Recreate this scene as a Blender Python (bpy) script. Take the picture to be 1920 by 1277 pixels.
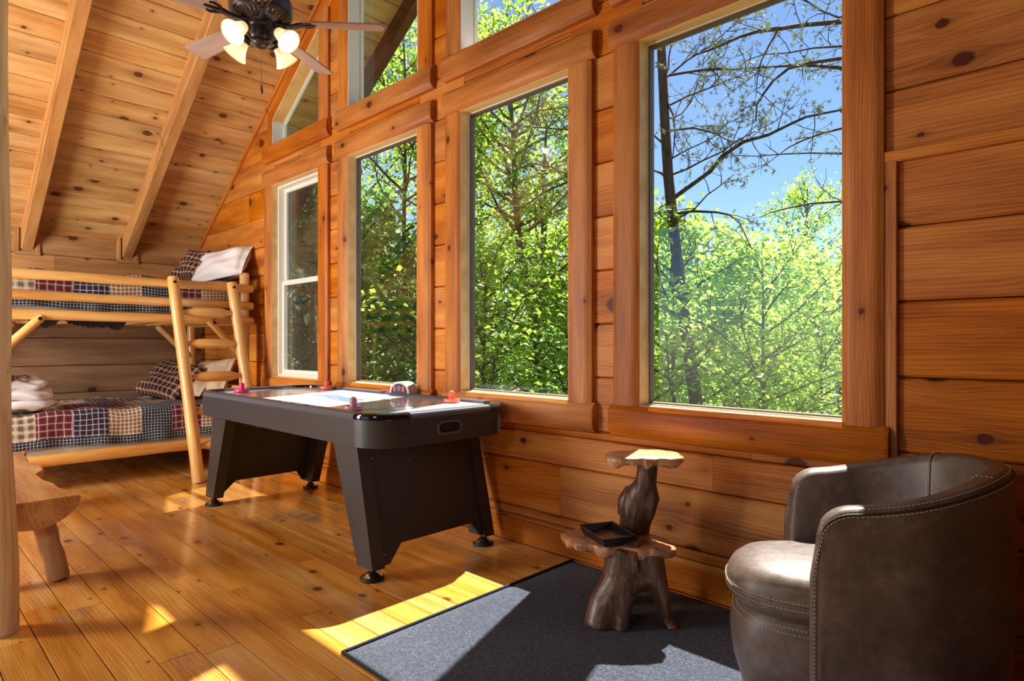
import bpy, bmesh, math, random
import numpy as np
from mathutils import Vector, Matrix, Euler

for _o in list(bpy.data.objects):
    bpy.data.objects.remove(_o)
scene = bpy.context.scene
COL = scene.collection
PI = math.pi

# ------------------------------------------------------------------ camera
F_PX, CY = 1160.0, 645.0
YAW = math.radians(44.03)
cam_d = bpy.data.cameras.new('camera')
cam_d.sensor_width = 36.0
cam_d.lens = 36.0 * F_PX / 1920.0
cam_d.shift_y = (CY - 638.5) / 1920.0
cam_d.clip_start = 0.05
cam_d.clip_end = 500
cam = bpy.data.objects.new('camera', cam_d)
COL.objects.link(cam)
cam.location = (0, 0, 1.2)
cam.rotation_euler = (PI / 2, 0, YAW)
scene.camera = cam

# ------------------------------------------------------------------ sky, sun, exposure
SUN_EL = math.radians(59.0)
SUN_DIR = Vector((-0.33, 0.944, 0)).normalized()          # horizontal direction towards the sun
SUN_VEC = Vector((SUN_DIR.x * math.cos(SUN_EL), SUN_DIR.y * math.cos(SUN_EL), math.sin(SUN_EL)))
world = bpy.data.worlds.new('world')
scene.world = world
world.use_nodes = True
wn = world.node_tree
for n in list(wn.nodes):
    wn.nodes.remove(n)
wout = wn.nodes.new('ShaderNodeOutputWorld')
wbg = wn.nodes.new('ShaderNodeBackground')
wsky = wn.nodes.new('ShaderNodeTexSky')
wsky.sky_type = 'NISHITA'
wsky.sun_disc = False
wsky.sun_elevation = SUN_EL
wsky.sun_rotation = math.atan2(SUN_DIR.x, SUN_DIR.y)
wsky.air_density = 1.0
wsky.dust_density = 0.0
wsky.ozone_density = 4.0
wsky.altitude = 1500
wbg.inputs['Strength'].default_value = 0.116
wn.links.new(wsky.outputs[0], wbg.inputs['Color'])
wn.links.new(wbg.outputs[0], wout.inputs['Surface'])

sun_d = bpy.data.lights.new('sun', 'SUN')
sun_d.energy = 11.0
sun_d.angle = math.radians(0.7)
sun_d.color = (1.0, 0.95, 0.86)
sun_o = bpy.data.objects.new('sun', sun_d)
COL.objects.link(sun_o)
sun_o.rotation_euler = SUN_VEC.to_track_quat('Z', 'Y').to_euler()
sun_o.location = (-6, 14, 22)

# added fill lights out of view, brightening the room
def area_light(name, loc, target, sx, sy, energy, color):
    d = bpy.data.lights.new(name, 'AREA')
    d.shape = 'RECTANGLE'
    d.size, d.size_y = sx, sy
    d.energy = energy
    d.color = color
    o = bpy.data.objects.new(name, d)
    COL.objects.link(o)
    o.location = loc
    o.rotation_euler = (Vector(loc) - Vector(target)).to_track_quat('Z', 'Y').to_euler()
    return o
area_light('room_fill_light', (-5.15, -1.8, 1.6), (-5.7, 2.0, 1.6), 0.95, 2.4, 125, (1.0, 0.94, 0.86))  # added warm fill for bunk, table and ceiling; no window stands here
area_light('post_fill_light', (-1.2, -2.6, 2.2), (-5.0, -0.5, 0.3), 0.8, 0.8, 20, (1.0, 0.94, 0.86))  # second added fill, unseen, lifts the log post and nearby floor

scene.view_settings.view_transform = 'Standard'
scene.view_settings.look = 'None'
scene.view_settings.gamma = 1.0
scene.view_settings.use_curve_mapping = False
scene.view_settings.exposure = 0.80

# ------------------------------------------------------------------ helpers: objects
def tag(o, label=None, cat=None, group=None, kind=None):
    if label: o['label'] = label
    if cat: o['category'] = cat
    if group: o['group'] = group
    if kind: o['kind'] = kind
    return o

def link(o, parent=None):
    COL.objects.link(o)
    if parent is not None:
        o.parent = parent
    return o

def empty(name, loc=(0, 0, 0), rz=0, parent=None):
    o = bpy.data.objects.new(name, None)
    o.empty_display_size = 0.1
    o.location = loc
    o.rotation_euler = (0, 0, rz)
    return link(o, parent)

def make_mesh(name, verts, faces, mat=None, smooth=None):
    me = bpy.data.meshes.new(name)
    me.from_pydata([tuple(v) for v in verts], [], [tuple(f) for f in faces])
    me.validate(verbose=False)
    me.update()
    if mat: me.materials.append(mat)
    if smooth is not None:
        me.polygons.foreach_set('use_smooth', [True] * len(me.polygons))
        if smooth < 179:
            me.set_sharp_from_angle(angle=math.radians(smooth))
    return me

def obj(name, me, parent=None, loc=None, rot=None, mw=None):
    o = bpy.data.objects.new(name, me)
    if mw is not None:
        o.matrix_basis = mw
    if loc is not None: o.location = loc
    if rot is not None: o.rotation_euler = rot
    return link(o, parent)

class MB:
    """collects simple shapes into one mesh"""
    def __init__(s):
        s.v, s.f = [], []
    def add(s, verts, faces):
        n = len(s.v)
        s.v += [tuple(v) for v in verts]
        s.f += [tuple(i + n for i in f) for f in faces]
        return s
    def box(s, x0, x1, y0, y1, z0, z1):
        v = [(x0,y0,z0),(x1,y0,z0),(x1,y1,z0),(x0,y1,z0),(x0,y0,z1),(x1,y0,z1),(x1,y1,z1),(x0,y1,z1)]
        return s.add(v, [(0,3,2,1),(4,5,6,7),(0,1,5,4),(1,2,6,5),(2,3,7,6),(3,0,4,7)])
    def prism(s, poly, a0, a1, ax='x'):
        """extrude 2-D polygon along axis; poly coords are the other two axes in order"""
        n = len(poly)
        def P(a, p):
            if ax == 'x': return (a, p[0], p[1])
            if ax == 'y': return (p[0], a, p[1])
            return (p[0], p[1], a)
        v = [P(a0, p) for p in poly] + [P(a1, p) for p in poly]
        f = [tuple(range(n))[::-1], tuple(range(n, 2*n))]
        f += [(i, (i+1) % n, n + (i+1) % n, n + i) for i in range(n)]
        return s.add(v, f)
    def tube(s, pts, radii, n=10, cap=True, twist=0.0):
        pts = [Vector(p) for p in pts]
        m = len(pts)
        if not hasattr(radii, '__len__'): radii = [radii] * m
        t0 = (pts[1] - pts[0]).normalized()
        up = Vector((0,0,1)) if abs(t0.z) < 0.9 else Vector((1,0,0))
        a = t0.cross(up).normalized()
        verts, faces = [], []
        for i in range(m):
            t = (pts[min(i+1, m-1)] - pts[max(i-1, 0)]).normalized()
            a = (a - t * a.dot(t)).normalized()
            b = t.cross(a)
            for k in range(n):
                an = 2*PI*k/n + twist
                verts.append(pts[i] + (a*math.cos(an) + b*math.sin(an)) * radii[i])
        for i in range(m-1):
            for k in range(n):
                faces.append((i*n+k, i*n+(k+1)%n, (i+1)*n+(k+1)%n, (i+1)*n+k))
        if cap:
            faces.append(tuple(range(n))[::-1])
            faces.append(tuple((m-1)*n + k for k in range(n)))
        return s.add(verts, faces)
    def lathe(s, prof, n=24, loc=(0,0,0), mat=None):
        """prof: list of (r,z)"""
        verts, faces = [], []
        m = len(prof)
        M = mat if mat is not None else Matrix.Translation(loc)
        for r, z in prof:
            for k in range(n):
                an = 2*PI*k/n
                verts.append(M @ Vector((r*math.cos(an), r*math.sin(an), z)))
        for i in range(m-1):
            for k in range(n):
                faces.append((i*n+k, i*n+(k+1)%n, (i+1)*n+(k+1)%n, (i+1)*n+k))
        if prof[0][0] > 1e-5: faces.append(tuple(range(n))[::-1])
        if prof[-1][0] > 1e-5: faces.append(tuple((m-1)*n+k for k in range(n)))
        return s.add(verts, faces)
    def build(s, name, mat, parent=None, smooth=None, loc=None, rot=None, mw=None):
        return obj(name, make_mesh(name, s.v, s.f, mat, smooth), parent, loc, rot, mw)

def grid_faces(nu, nv, wrap_u=False):
    f = []
    for i in range(nu - (0 if wrap_u else 1)):
        for j in range(nv-1):
            a, b = i, (i+1) % nu
            f.append((a*nv+j, b*nv+j, b*nv+j+1, a*nv+j+1))
    return f

def np_mesh(name, verts, quads, mat=None, smooth=False):
    """fast mesh from numpy arrays (all quads or all tris)"""
    me = bpy.data.meshes.new(name)
    verts = np.ascontiguousarray(verts, dtype=np.float32)
    quads = np.ascontiguousarray(quads, dtype=np.int32)
    k = quads.shape[1]
    me.vertices.add(len(verts))
    me.vertices.foreach_set('co', verts.ravel())
    me.loops.add(quads.size)
    me.loops.foreach_set('vertex_index', quads.ravel())
    me.polygons.add(len(quads))
    me.polygons.foreach_set('loop_start', np.arange(0, quads.size, k, dtype=np.int32))
    me.polygons.foreach_set('use_smooth', [smooth] * len(quads))
    me.update(calc_edges=True)
    if mat: me.materials.append(mat)
    return me

def copy_tree(o, parent=None):
    c = o.copy()
    COL.objects.link(c)
    c.parent = parent
    for ch in list(o.children):
        copy_tree(ch, c)
    return c

# ------------------------------------------------------------------ helpers: materials
def srgb(r, g, b):
    def c(x):
        x /= 255.0
        return x / 12.92 if x <= 0.04045 else ((x + 0.055) / 1.055) ** 2.4
    return (c(r), c(g), c(b), 1.0)

class NT:
    """small wrapper for building node trees"""
    def __init__(s, name):
        s.mat = bpy.data.materials.new(name)
        s.mat.use_nodes = True
        s.t = s.mat.node_tree
        for n in list(s.t.nodes): s.t.nodes.remove(n)
        s.out = s.t.nodes.new('ShaderNodeOutputMaterial')
    def n(s, typ, ins=None, **props):
        nd = s.t.nodes.new('ShaderNode' + typ)
        for k, v in props.items(): setattr(nd, k, v)
        if ins:
            for k, v in ins.items(): s.set(nd.inputs[k], v)
        return nd
    def set(s, sock, v):
        if isinstance(v, bpy.types.NodeSocket): s.t.links.new(v, sock)
        else: sock.default_value = v
    def m(s, op, a, b=0.0, c=None, clamp=False):
        nd = s.t.nodes.new('ShaderNodeMath')
        nd.operation = op
        nd.use_clamp = clamp
        s.set(nd.inputs[0], a); s.set(nd.inputs[1], b)
        if c is not None: s.set(nd.inputs[2], c)
        return nd.outputs[0]
    def vm(s, op, a, b=(0,0,0)):
        nd = s.t.nodes.new('ShaderNodeVectorMath')
        nd.operation = op
        s.set(nd.inputs[0], a); s.set(nd.inputs[1], b)
        return nd.outputs['Value'] if op in ('LENGTH','DOT_PRODUCT','DISTANCE') else nd.outputs[0]
    def mix(s, fac, a, b, blend='MIX'):
        nd = s.t.nodes.new('ShaderNodeMix')
        nd.data_type = 'RGBA'; nd.blend_type = blend
        s.set(nd.inputs[0], fac); s.set(nd.inputs[6], a); s.set(nd.inputs[7], b)
        return nd.outputs[2]
    def ramp(s, fac, stops, interp='LINEAR'):
        nd = s.t.nodes.new('ShaderNodeValToRGB')
        cr = nd.color_ramp
        cr.interpolation = interp
        while len(cr.elements) < len(stops): cr.elements.new(0.5)
        for e, (p, c) in zip(cr.elements, stops):
            e.position = p
            e.color = c if hasattr(c, '__len__') else (c, c, c, 1)
        s.set(nd.inputs[0], fac)
        return nd.outputs[0]
    def sep(s, v):
        nd = s.t.nodes.new('ShaderNodeSeparateXYZ'); s.set(nd.inputs[0], v)
        return nd.outputs
    def comb(s, x, y, z=0.0):
        nd = s.t.nodes.new('ShaderNodeCombineXYZ')
        s.set(nd.inputs[0], x); s.set(nd.inputs[1], y); s.set(nd.inputs[2], z)
        return nd.outputs[0]
    def noise(s, vec, scale, detail=2.0, rough=0.5, dist=0.0):
        nd = s.n('TexNoise', {'Vector': vec, 'Scale': scale, 'Detail': detail, 'Roughness': rough, 'Distortion': dist})
        return nd.outputs['Fac'] if 'Fac' in nd.outputs else nd.outputs[0]
    def bump(s, height, strength=0.3, dist=0.01):
        return s.n('Bump', {'Height': height, 'Strength': strength, 'Distance': dist}).outputs[0]
    def bsdf(s, color, rough=0.5, normal=None, **kw):
        nd = s.n('BsdfPrincipled')
        s.set(nd.inputs['Base Color'], color); s.set(nd.inputs['Roughness'], rough)
        if normal is not None: s.set(nd.inputs['Normal'], normal)
        for k, v in kw.items(): s.set(nd.inputs[k], v)
        return nd.outputs[0]
    def done(s, shader):
        s.t.links.new(shader, s.out.inputs['Surface'])
        return s.mat

def simple(name, col, rough=0.5, noise_amt=0.08, noise_scale=30, bump=0.0, **kw):
    t = NT(name)
    co = t.n('TexCoord').outputs['Object']
    nz = t.noise(co, noise_scale, 3)
    f = t.m('MULTIPLY_ADD', nz, 2*noise_amt, 1 - noise_amt)
    c = t.n('Mix', data_type='RGBA', blend_type='MULTIPLY')
    c.inputs[0].default_value = 1.0
    c.inputs[6].default_value = col
    t.set(c.inputs[7], t.comb(f, f, f))
    nrm = t.bump(nz, bump, 0.004) if bump else None
    return t.done(t.bsdf(c.outputs[2], rough, nrm, **kw))

def wood(name, light, mid, dark, rough=0.45, knot=(0.42, 0.15), knot_r=0.016, knot_p=0.55, coat=0.0, ring=26.0,
         var=0.16, bump=0.12, round_log=False, gscale=1.0, wear=None, knot_col=None):
    """pine: grain runs along local X, knots with flowing grain, per-board tone"""
    t = NT(name)
    co = t.n('TexCoord').outputs['Object']
    rnd = t.n('ObjectInfo').outputs['Random']
    off = t.comb(t.m('MULTIPLY', rnd, 37.3), t.m('MULTIPLY', rnd, 91.7), t.m('MULTIPLY', rnd, 13.1))
    p = t.vm('ADD', co, off)
    x, y, z = t.sep(p)[0:3]
    if round_log:
        q = t.comb(t.m('DIVIDE', x, knot[0]), t.m('DIVIDE', y, knot[1]), t.m('DIVIDE', z, knot[1]))
        vor = t.n('TexVoronoi', {'Vector': q, 'Scale': 1.0, 'Randomness': 1.0}, voronoi_dimensions='3D')
        sc = (knot[0], knot[1], knot[1])
    else:
        q = t.comb(t.m('DIVIDE', x, knot[0]), t.m('DIVIDE', y, knot[1]), 0.0)
        vor = t.n('TexVoronoi', {'Vector': q, 'Scale': 1.0, 'Randomness': 1.0}, voronoi_dimensions='2D')
        sc = (knot[0], knot[1], 0.0)
    dl = t.vm('MULTIPLY', t.vm('SUBTRACT', q, vor.outputs['Position']), sc)
    dx, dy, dz = t.sep(dl)[0:3]
    wob = t.noise(p, 60, 2)
    dd = t.vm('LENGTH', t.comb(t.m('MULTIPLY', dx, 0.78), dy, dz))
    dd = t.m('ADD', dd, t.m('MULTIPLY', t.m('SUBTRACT', wob, 0.5), 0.012))
    cr = t.sep(vor.outputs['Color'])
    has = t.m('LESS_THAN', cr[0], knot_p)
    rad = t.m('MULTIPLY', t.m('MULTIPLY_ADD', t.m('POWER', cr[1], 3.0), 1.5, 0.35), knot_r)
    dn = t.m('DIVIDE', dd, rad)
    bulge = t.m('MULTIPLY', t.m('POWER', 2.718, t.m('MULTIPLY', t.m('MULTIPLY', dn, dn), -0.16)), has)
    # growth lines, bending round the knots
    warp = t.noise(t.comb(t.m('MULTIPLY', x, 0.55*gscale), t.m('MULTIPLY', y, 4.0*gscale), t.m('MULTIPLY', z, 4.0*gscale)), 1.0, 2.0, 0.55)
    yy = t.m('ADD', y, t.m('MULTIPLY', dy, t.m('MULTIPLY', bulge, -0.75)))
    yy = t.m('ADD', yy, t.m('MULTIPLY', z, 0.6))
    gl = t.m('ADD', t.m('MULTIPLY', yy, ring*6.0), t.m('MULTIPLY', warp, 22.0))
    fr = t.m('PINGPONG', gl, 1.0)
    lines = t.m('POWER', fr, 2.0)
    fib = t.noise(t.comb(t.m('MULTIPLY', x, 5.0), t.m('MULTIPLY', y, 160.0), t.m('MULTIPLY', z, 160.0)), 1.0, 2.0, 0.6)
    tone = t.noise(t.comb(t.m('MULTIPLY', x, 1.1), t.m('MULTIPLY', y, 9.0), t.m('MULTIPLY', z, 9.0)), 1.0, 2.0, 0.5)
    g = t.m('ADD', t.m('MULTIPLY', t.m('SUBTRACT', lines, 0.35), 0.15), t.m('MULTIPLY', tone, 0.95))
    g = t.m('ADD', g, t.m('MULTIPLY', t.m('SUBTRACT', fib, 0.5), 0.45))
    col = t.ramp(g, [(0.22, light), (0.48, mid), (0.78, dark)])
    # per board tone
    r2 = t.m('FRACT', t.m('MULTIPLY', rnd, 7.77))
    vv = t.m('MULTIPLY_ADD', r2, 2*var, 1 - var)
    r3 = t.m('FRACT', t.m('MULTIPLY', rnd, 17.31))
    hsv = t.n('HueSaturation', {'Hue': t.m('MULTIPLY_ADD', r3, 0.008, 0.497), 'Saturation': t.m('MULTIPLY_ADD', r3, -0.10, 1.03), 'Value': vv, 'Color': col})
    col = hsv.outputs[0]
    # knots: dark rim, brown heart
    kc = knot_col or (dark[0]*0.22, dark[1]*0.16, dark[2]*0.14, 1)
    heart = (kc[0]*2.2, kc[1]*2.0, kc[2]*1.8, 1)
    kcol = t.mix(t.m('MULTIPLY', t.m('LESS_THAN', dn, 0.66), t.m('MULTIPLY_ADD', t.m('SINE', t.m('MULTIPLY', dn, 24.0)), 0.35, 0.6)), kc, heart)
    kf = t.m('MULTIPLY', t.m('SUBTRACT', 1.0, t.n('MapRange', {'Value': dn, 'From Min': 0.8, 'From Max': 1.15}).outputs[0]), has)
    halo = t.m('MULTIPLY', t.m('MULTIPLY', bulge, 0.35), has)
    col = t.mix(halo, col, (dark[0]*0.7, dark[1]*0.6, dark[2]*0.5, 1))
    st_ = t.m('MULTIPLY', t.m('POWER', 2.718, t.m('MULTIPLY', t.m('ABSOLUTE', t.m('DIVIDE', dx, rad)), -0.33)),
              t.m('POWER', 2.718, t.m('MULTIPLY', t.m('POWER', t.m('ABSOLUTE', t.m('DIVIDE', dy, rad)), 2.0), -1.6)))
    col = t.mix(t.m('MULTIPLY', t.m('MULTIPLY', st_, has), t.m('MULTIPLY', wob, 1.0)), col, (dark[0]*0.5, dark[1]*0.42, dark[2]*0.36, 1))
    col = t.mix(t.m('MULTIPLY', kf, 0.92), col, kcol)
    rr = rough
    if wear:
        wn_ = t.noise(t.vm('ADD', t.n('TexCoord').outputs['Object'], t.n('ObjectInfo').outputs['Location']), 2.1, 4, 0.65)
        w2 = t.noise(t.comb(t.m('MULTIPLY', x, 14.0), t.m('MULTIPLY', y, 60.0), 0.0), 1.0, 3, 0.7)
        wf = t.n('MapRange', {'Value': t.m('ADD', wn_, t.m('MULTIPLY', w2, 0.45)), 'From Min': 0.82, 'From Max': 0.93}).outputs[0]
        col = t.mix(t.m('MULTIPLY', wf, 0.6), col, wear)
        rr = t.m('MULTIPLY_ADD', t.noise(p, 3.0, 3), 0.22, rough - 0.09)
    nrm = t.bump(t.m('ADD', t.m('MULTIPLY', fib, 0.5), t.m('MULTIPLY', lines, 0.5)), bump, 0.002)
    return t.done(t.bsdf(col, rr, nrm, **({'Coat Weight': coat, 'Coat Roughness': 0.14} if coat else {'Specular IOR Level': 0.25})))

M = {}
M['wall'] = wood('pine_wall', srgb(218,144,54), srgb(196,112,28), srgb(132,64,14), 0.5, knot=(0.5,0.18), knot_r=0.024, knot_p=0.55, ring=22, var=0.08)
M['trim'] = wood('pine_trim', srgb(210,138,62), srgb(186,106,34), srgb(132,66,20), 0.45, knot=(0.6,0.12), knot_r=0.015, knot_p=0.42, ring=30, var=0.1)
M['ceil'] = wood('pine_ceiling', srgb(224,184,122), srgb(202,152,92), srgb(152,102,52), 0.55, knot=(0.36,0.14), knot_r=0.018, knot_p=0.7, ring=24, var=0.12)
M['rafter'] = wood('pine_rafter', srgb(212,158,94), srgb(188,130,70), srgb(146,92,44), 0.45, knot=(0.6,0.16), knot_r=0.018, knot_p=0.5, ring=30, var=0.06)
M['floor'] = wood('varnished_floor', srgb(238,184,98), srgb(220,150,60), srgb(166,98,32), 0.20, knot=(0.6,0.13), knot_r=0.012, knot_p=0.55, coat=0.5, ring=26, var=0.12, bump=0.08, wear=srgb(120,112,104))
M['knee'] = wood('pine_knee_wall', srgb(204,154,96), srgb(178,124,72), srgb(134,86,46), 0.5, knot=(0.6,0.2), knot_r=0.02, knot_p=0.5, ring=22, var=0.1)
M['knee_grey'] = wood('pine_knee_grey', srgb(150,116,86), srgb(122,92,68), srgb(86,62,46), 0.6, knot=(0.6,0.2), knot_r=0.022, knot_p=0.5, ring=22, var=0.06)  # greyer, darker tone for the lower knee-wall boards
M['shell'] = simple('pine_shell', srgb(150,100,56), 0.5, 0.1, 6)
M['log'] = wood('peeled_log', srgb(240,196,124), srgb(224,168,92), srgb(196,130,60), 0.32, knot=(0.35,0.1), knot_r=0.008, knot_p=0.35, ring=34, var=0.06, round_log=True, coat=0.25, bump=0.06)
M['pale_log'] = wood('pale_log', srgb(252,228,184), srgb(240,206,150), srgb(206,160,104), 0.4, knot=(0.35,0.1), knot_r=0.008, knot_p=0.35, ring=20, var=0.02, round_log=True, bump=0.1)
M['jamb'] = wood('pale_jamb', srgb(236,200,142), srgb(222,178,116), srgb(196,146,84), 0.45, knot=(0.5,0.1), knot_r=0.006, knot_p=0.4, ring=30, var=0.05)
M['slab'] = wood('slab_bench', srgb(210,156,90), srgb(186,124,58), srgb(126,72,32), 0.35, knot=(0.5,0.2), knot_r=0.01, knot_p=0.3, ring=20, var=0.05)
M['bark_edge'] = wood('bench_edge', srgb(226,164,90), srgb(208,140,68), srgb(170,100,44), 0.45, knot=(0.5,0.2), knot_r=0.01, knot_p=0.2, ring=16, var=0.05)
M['gap'] = simple('dark_joint', srgb(30,18,10), 0.95)
M['white_frame'] = simple('white_window_frame', srgb(226,222,212), 0.5, 0.06, 18)
M['dark_frame'] = simple('brown_window_stop', srgb(96,78,62), 0.6, 0.1, 40)
M['exterior_beam'] = wood('exterior_beam', srgb(120,78,48), srgb(88,54,34), srgb(50,30,20), 0.7, knot=(0.6,0.2), knot_r=0.015, knot_p=0.4, var=0.05)
M['roofing'] = simple('roofing', srgb(70,62,56), 0.9)

def glass_mat(name, tint=(0.97, 0.985, 0.98, 1), ior=1.45, haze=0.0):
    t = NT(name)
    fc = t.n('LayerWeight', {'Blend': 0.5}).outputs['Facing']
    fr = t.m('MULTIPLY_ADD', t.m('POWER', fc, 5.0), 0.90, 0.04)
    tr = t.n('BsdfTransparent', {'Color': tint}).outputs[0]
    gl = t.n('BsdfGlossy', {'Color': (1,1,1,1), 'Roughness': 0.0}).outputs[0]
    sh = t.n('MixShader', {0: fr, 1: tr, 2: gl}).outputs[0]
    if haze:
        df = t.n('BsdfDiffuse', {'Color': (0.35,0.36,0.36,1)}).outputs[0]
        sh = t.n('MixShader', {0: haze, 1: sh, 2: df}).outputs[0]
    return t.done(sh)
M['glass'] = glass_mat('window_glass')
M['screen_glass'] = glass_mat('screened_glass', (0.60, 0.62, 0.62, 1), 1.4, 0.05)

# ================================================================== STRUCTURE
YW = 2.72                       # face of the window wall
XK = -7.78                      # face of the knee wall behind the bunk bed
RS = 0.656                      # roof slope
def roof_z(x): return 2.40 + RS * (x + 7.703)
X_RIDGE = -0.55
rng = random.Random(7)

def frame(origin, xd, zd):
    xd = Vector(xd).normalized(); zd = Vector(zd).normalized()
    yd = zd.cross(xd)
    m = Matrix((( xd.x, yd.x, zd.x, origin[0]), (xd.y, yd.y, zd.y, origin[1]), (xd.z, yd.z, zd.z, origin[2]), (0,0,0,1)))
    return m

def board_mesh(L, w, t, c, mat, name='board'):
    prof = [(-w/2,-t),(w/2,-t),(w/2,-c),(w/2-c,0),(-w/2+c,0),(-w/2,-c)]
    return make_mesh(name, *(lambda b: (b.v, b.f))(MB().prism(prof, 0, L, 'x')), mat)

_bm_cache = {}
def board(name, L, w, t, c, mat, parent, mw):
    key = (round(L,3), round(w,4), t, c, mat.name)
    if key not in _bm_cache: _bm_cache[key] = board_mesh(L, w, t, c, mat, name)
    return obj(name, _bm_cache[key], parent, mw=mw)

def half_round_mesh(L, w, t, mat, bulge=0.018, n=13, name='casing', bevel=0.012):
    """rounded (half-log) board: x length, y width, z out; ends slightly cut back"""
    prof = [(w/2, -t), (w/2, -bulge*1.1)]
    for i in range(n):
        a = 1 - 2*i/(n-1)
        prof.append((a*(w/2 - 0.004), -bulge*abs(a)**5.0))
    prof += [(-w/2, -bulge*1.1), (-w/2, -t)]
    n2 = len(prof)
    v, f = [], []
    for x, s in ((0, 1), (bevel, 0), (L-bevel, 0), (L, 1)):
        for (y, z) in prof:
            v.append((x, y*(1-0.02*s), z - (0.008 if s and z > -t*0.9 else 0)))
    for k in range(3):
        for i in range(n2):
            f.append((k*n2+i, k*n2+(i+1)%n2, (k+1)*n2+(i+1)%n2, (k+1)*n2+i))
    f.append(tuple(range(n2))[::-1]); f.append(tuple(3*n2+i for i in range(n2)))
    f = [tuple(reversed(q)) for q in f]
    return make_mesh(name, v, f, mat, 35)

def clip_poly(poly, a, b, c):
    """keep a*x+b*y<=c"""
    out = []
    for i in range(len(poly)):
        p, q = poly[i], poly[(i+1) % len(poly)]
        dp, dq = a*p[0]+b*p[1]-c, a*q[0]+b*q[1]-c
        if dp <= 0: out.append(p)
        if dp * dq < 0:
            s = dp/(dp-dq)
            out.append((p[0]+s*(q[0]-p[0]), p[1]+s*(q[1]-p[1])))
    return out

# ---- floor: long varnished boards running towards the bunk bed
fb = MB().box(XK-0.05, 2.5, -4.8, YW+0.1, -0.09, -0.020)
floor = fb.build('floor', M['gap'])
tag(floor, 'orange varnished pine board floor with dark seams', 'floor', kind='structure')
FW = 0.1405
yb = YW - 0.006
row = 0
while yb > -0.9:
    x = XK + 0.01
    cut = x + rng.uniform(0.6, 3.0)
    while x < 1.9:
        L = min(cut, 1.9) - x
        if L > 0.05:
            board('floor_board', L-0.003, FW-0.0040, 0.02, 0.0006, M['floor'], floor,
                  frame((x, yb-FW/2, rng.uniform(-0.0006,0.0003)), (1,0,0), (0,0,1)))
        x = cut
        cut += rng.uniform(1.3, 3.6)
    yb -= FW; row += 1
board('floor_board', 2.4-XK, 3.6, 0.02, 0.001, M['floor'], floor, frame((XK, yb-1.8, 0), (1,0,0), (0,0,1)))

# ---- window openings
OPEN = [(-5.831,-4.944), (-4.459,-3.543), (-3.07,-2.167), (-1.706,-0.768)]
SILL, HEAD, USILL = 0.885, 2.735, 3.13
RAKE = 0.27                                     # vertical distance roof to top of the upper openings

# ---- window wall: core with holes + log planks
wall = MB()
def core(poly): wall.prism(poly, 2.765, 2.80, 'y')
xs = [XK-0.25] + [v for o in OPEN for v in o] + [X_RIDGE]
for i in range(0, len(xs), 2):
    a, b = xs[i], xs[i+1]
    core([(a,-0.1),(b,-0.1),(b,roof_z(b)+0.02),(a,roof_z(a)+0.02)])
core([(X_RIDGE,-0.1),(2.5,-0.1),(2.5,roof_z(X_RIDGE)-RS*(2.5-X_RIDGE)),(X_RIDGE,roof_z(X_RIDGE)+0.02)])
for a, b in OPEN:
    core([(a,-0.1),(b,-0.1),(b,SILL-0.03),(a,SILL-0.03)])
    core([(a,HEAD+0.03),(b,HEAD+0.03),(b,USILL-0.03),(a,USILL-0.03)])
    core([(a,roof_z(a)-RAKE+0.03),(b,roof_z(b)-RAKE+0.03),(b,roof_z(b)+0.02),(a,roof_z(a)+0.02)])
wall_right = wall.build('wall_right', M['gap'])
tag(wall_right, 'knotty pine log gable wall around the tall windows', 'wall', kind='structure')

def wall_plank(a, b, z0, z1, hook=0.0):
    g = 0.0022
    poly = [(a+g*0.4,z0+g),(b-g*0.4,z0+g),(b-g*0.4,z1-g),(a+g*0.4,z1-g)]
    if z1 > roof_z(a) or z1 > roof_z(b):
        poly = clip_poly(poly, -RS, 1.0, roof_z(0)-0.01)
        if len(poly) < 3: return
        x0 = min(p[0] for p in poly); zc = (z0+z1)/2
        m = MB().prism([(p[0]-x0, p[1]-zc) for p in poly], -0.045, 0.0, 'z')
        m.build('log_plank', M['wall'], wall_right, mw=frame((x0, YW, zc), (1,0,0), (0,-1,0)))
        return
    board('log_plank', (b-a)-0.8*g, (z1-z0)-2*g, 0.045, 0.008, M['wall'], wall_right,
          frame((a+g*0.4, YW, (z0+z1)/2), (1,0,0), (0,-1,0)))

low = [0.0, 0.163, 0.216, 0.507, 0.68, 0.727, 1.02]
splits = {2: [-5.2, -2.25], 1: [-3.6], 0: [-4.4, -1.0], 3: [-4.9, -1.328], 4: [-5.5,-1.15]}
XR = -0.628
for k in range(5):
    cuts = [XK] + splits.get(k, []) + [XR]
    for a, b in zip(cuts[:-1], cuts[1:]):
        wall_plank(a, b, low[k], low[k+1])
zj = [0.727] + [1.02 + 0.288*k for k in range(20)]
solid = [(XK, OPEN[0][0]), (OPEN[0][1], OPEN[1][0]), (OPEN[1][1], OPEN[2][0]), (OPEN[2][1], OPEN[3][0]), (OPEN[3][1], XR)]
for z0, z1 in zip(zj[:-1], zj[1:]):
    if z0 > 6.6: break
    for a, b in solid:
        if a == XK and 2.3 < z0 < 2.5:
            wall_plank(a, -6.42, z0, z1); wall_plank(-6.42, b, z0, z1)
        else:
            wall_plank(a, b, z0, z1)
# planks above and below the openings (seen between the casings)
for a, b in OPEN:
    for z0, z1 in ((2.748, 2.93), (2.93, 3.036), (3.036, 3.10)):
        wall_plank(a, b, z0, z1)
# section right of the fourth window
rl = [0.0, 0.198, 0.49, 0.787, 1.073, 1.362, 1.645, 1.90]
for z0, z1 in zip(rl[:-1], rl[1:]):
    wall_plank(XR, 1.9, z0, z1)
for z0, z1 in zip([1.90]+[1.884+0.288*k for k in range(1,14)], [1.884+0.288*k for k in range(1,15)]):
    wall_plank(XR, 1.9, z0, z1)

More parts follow.
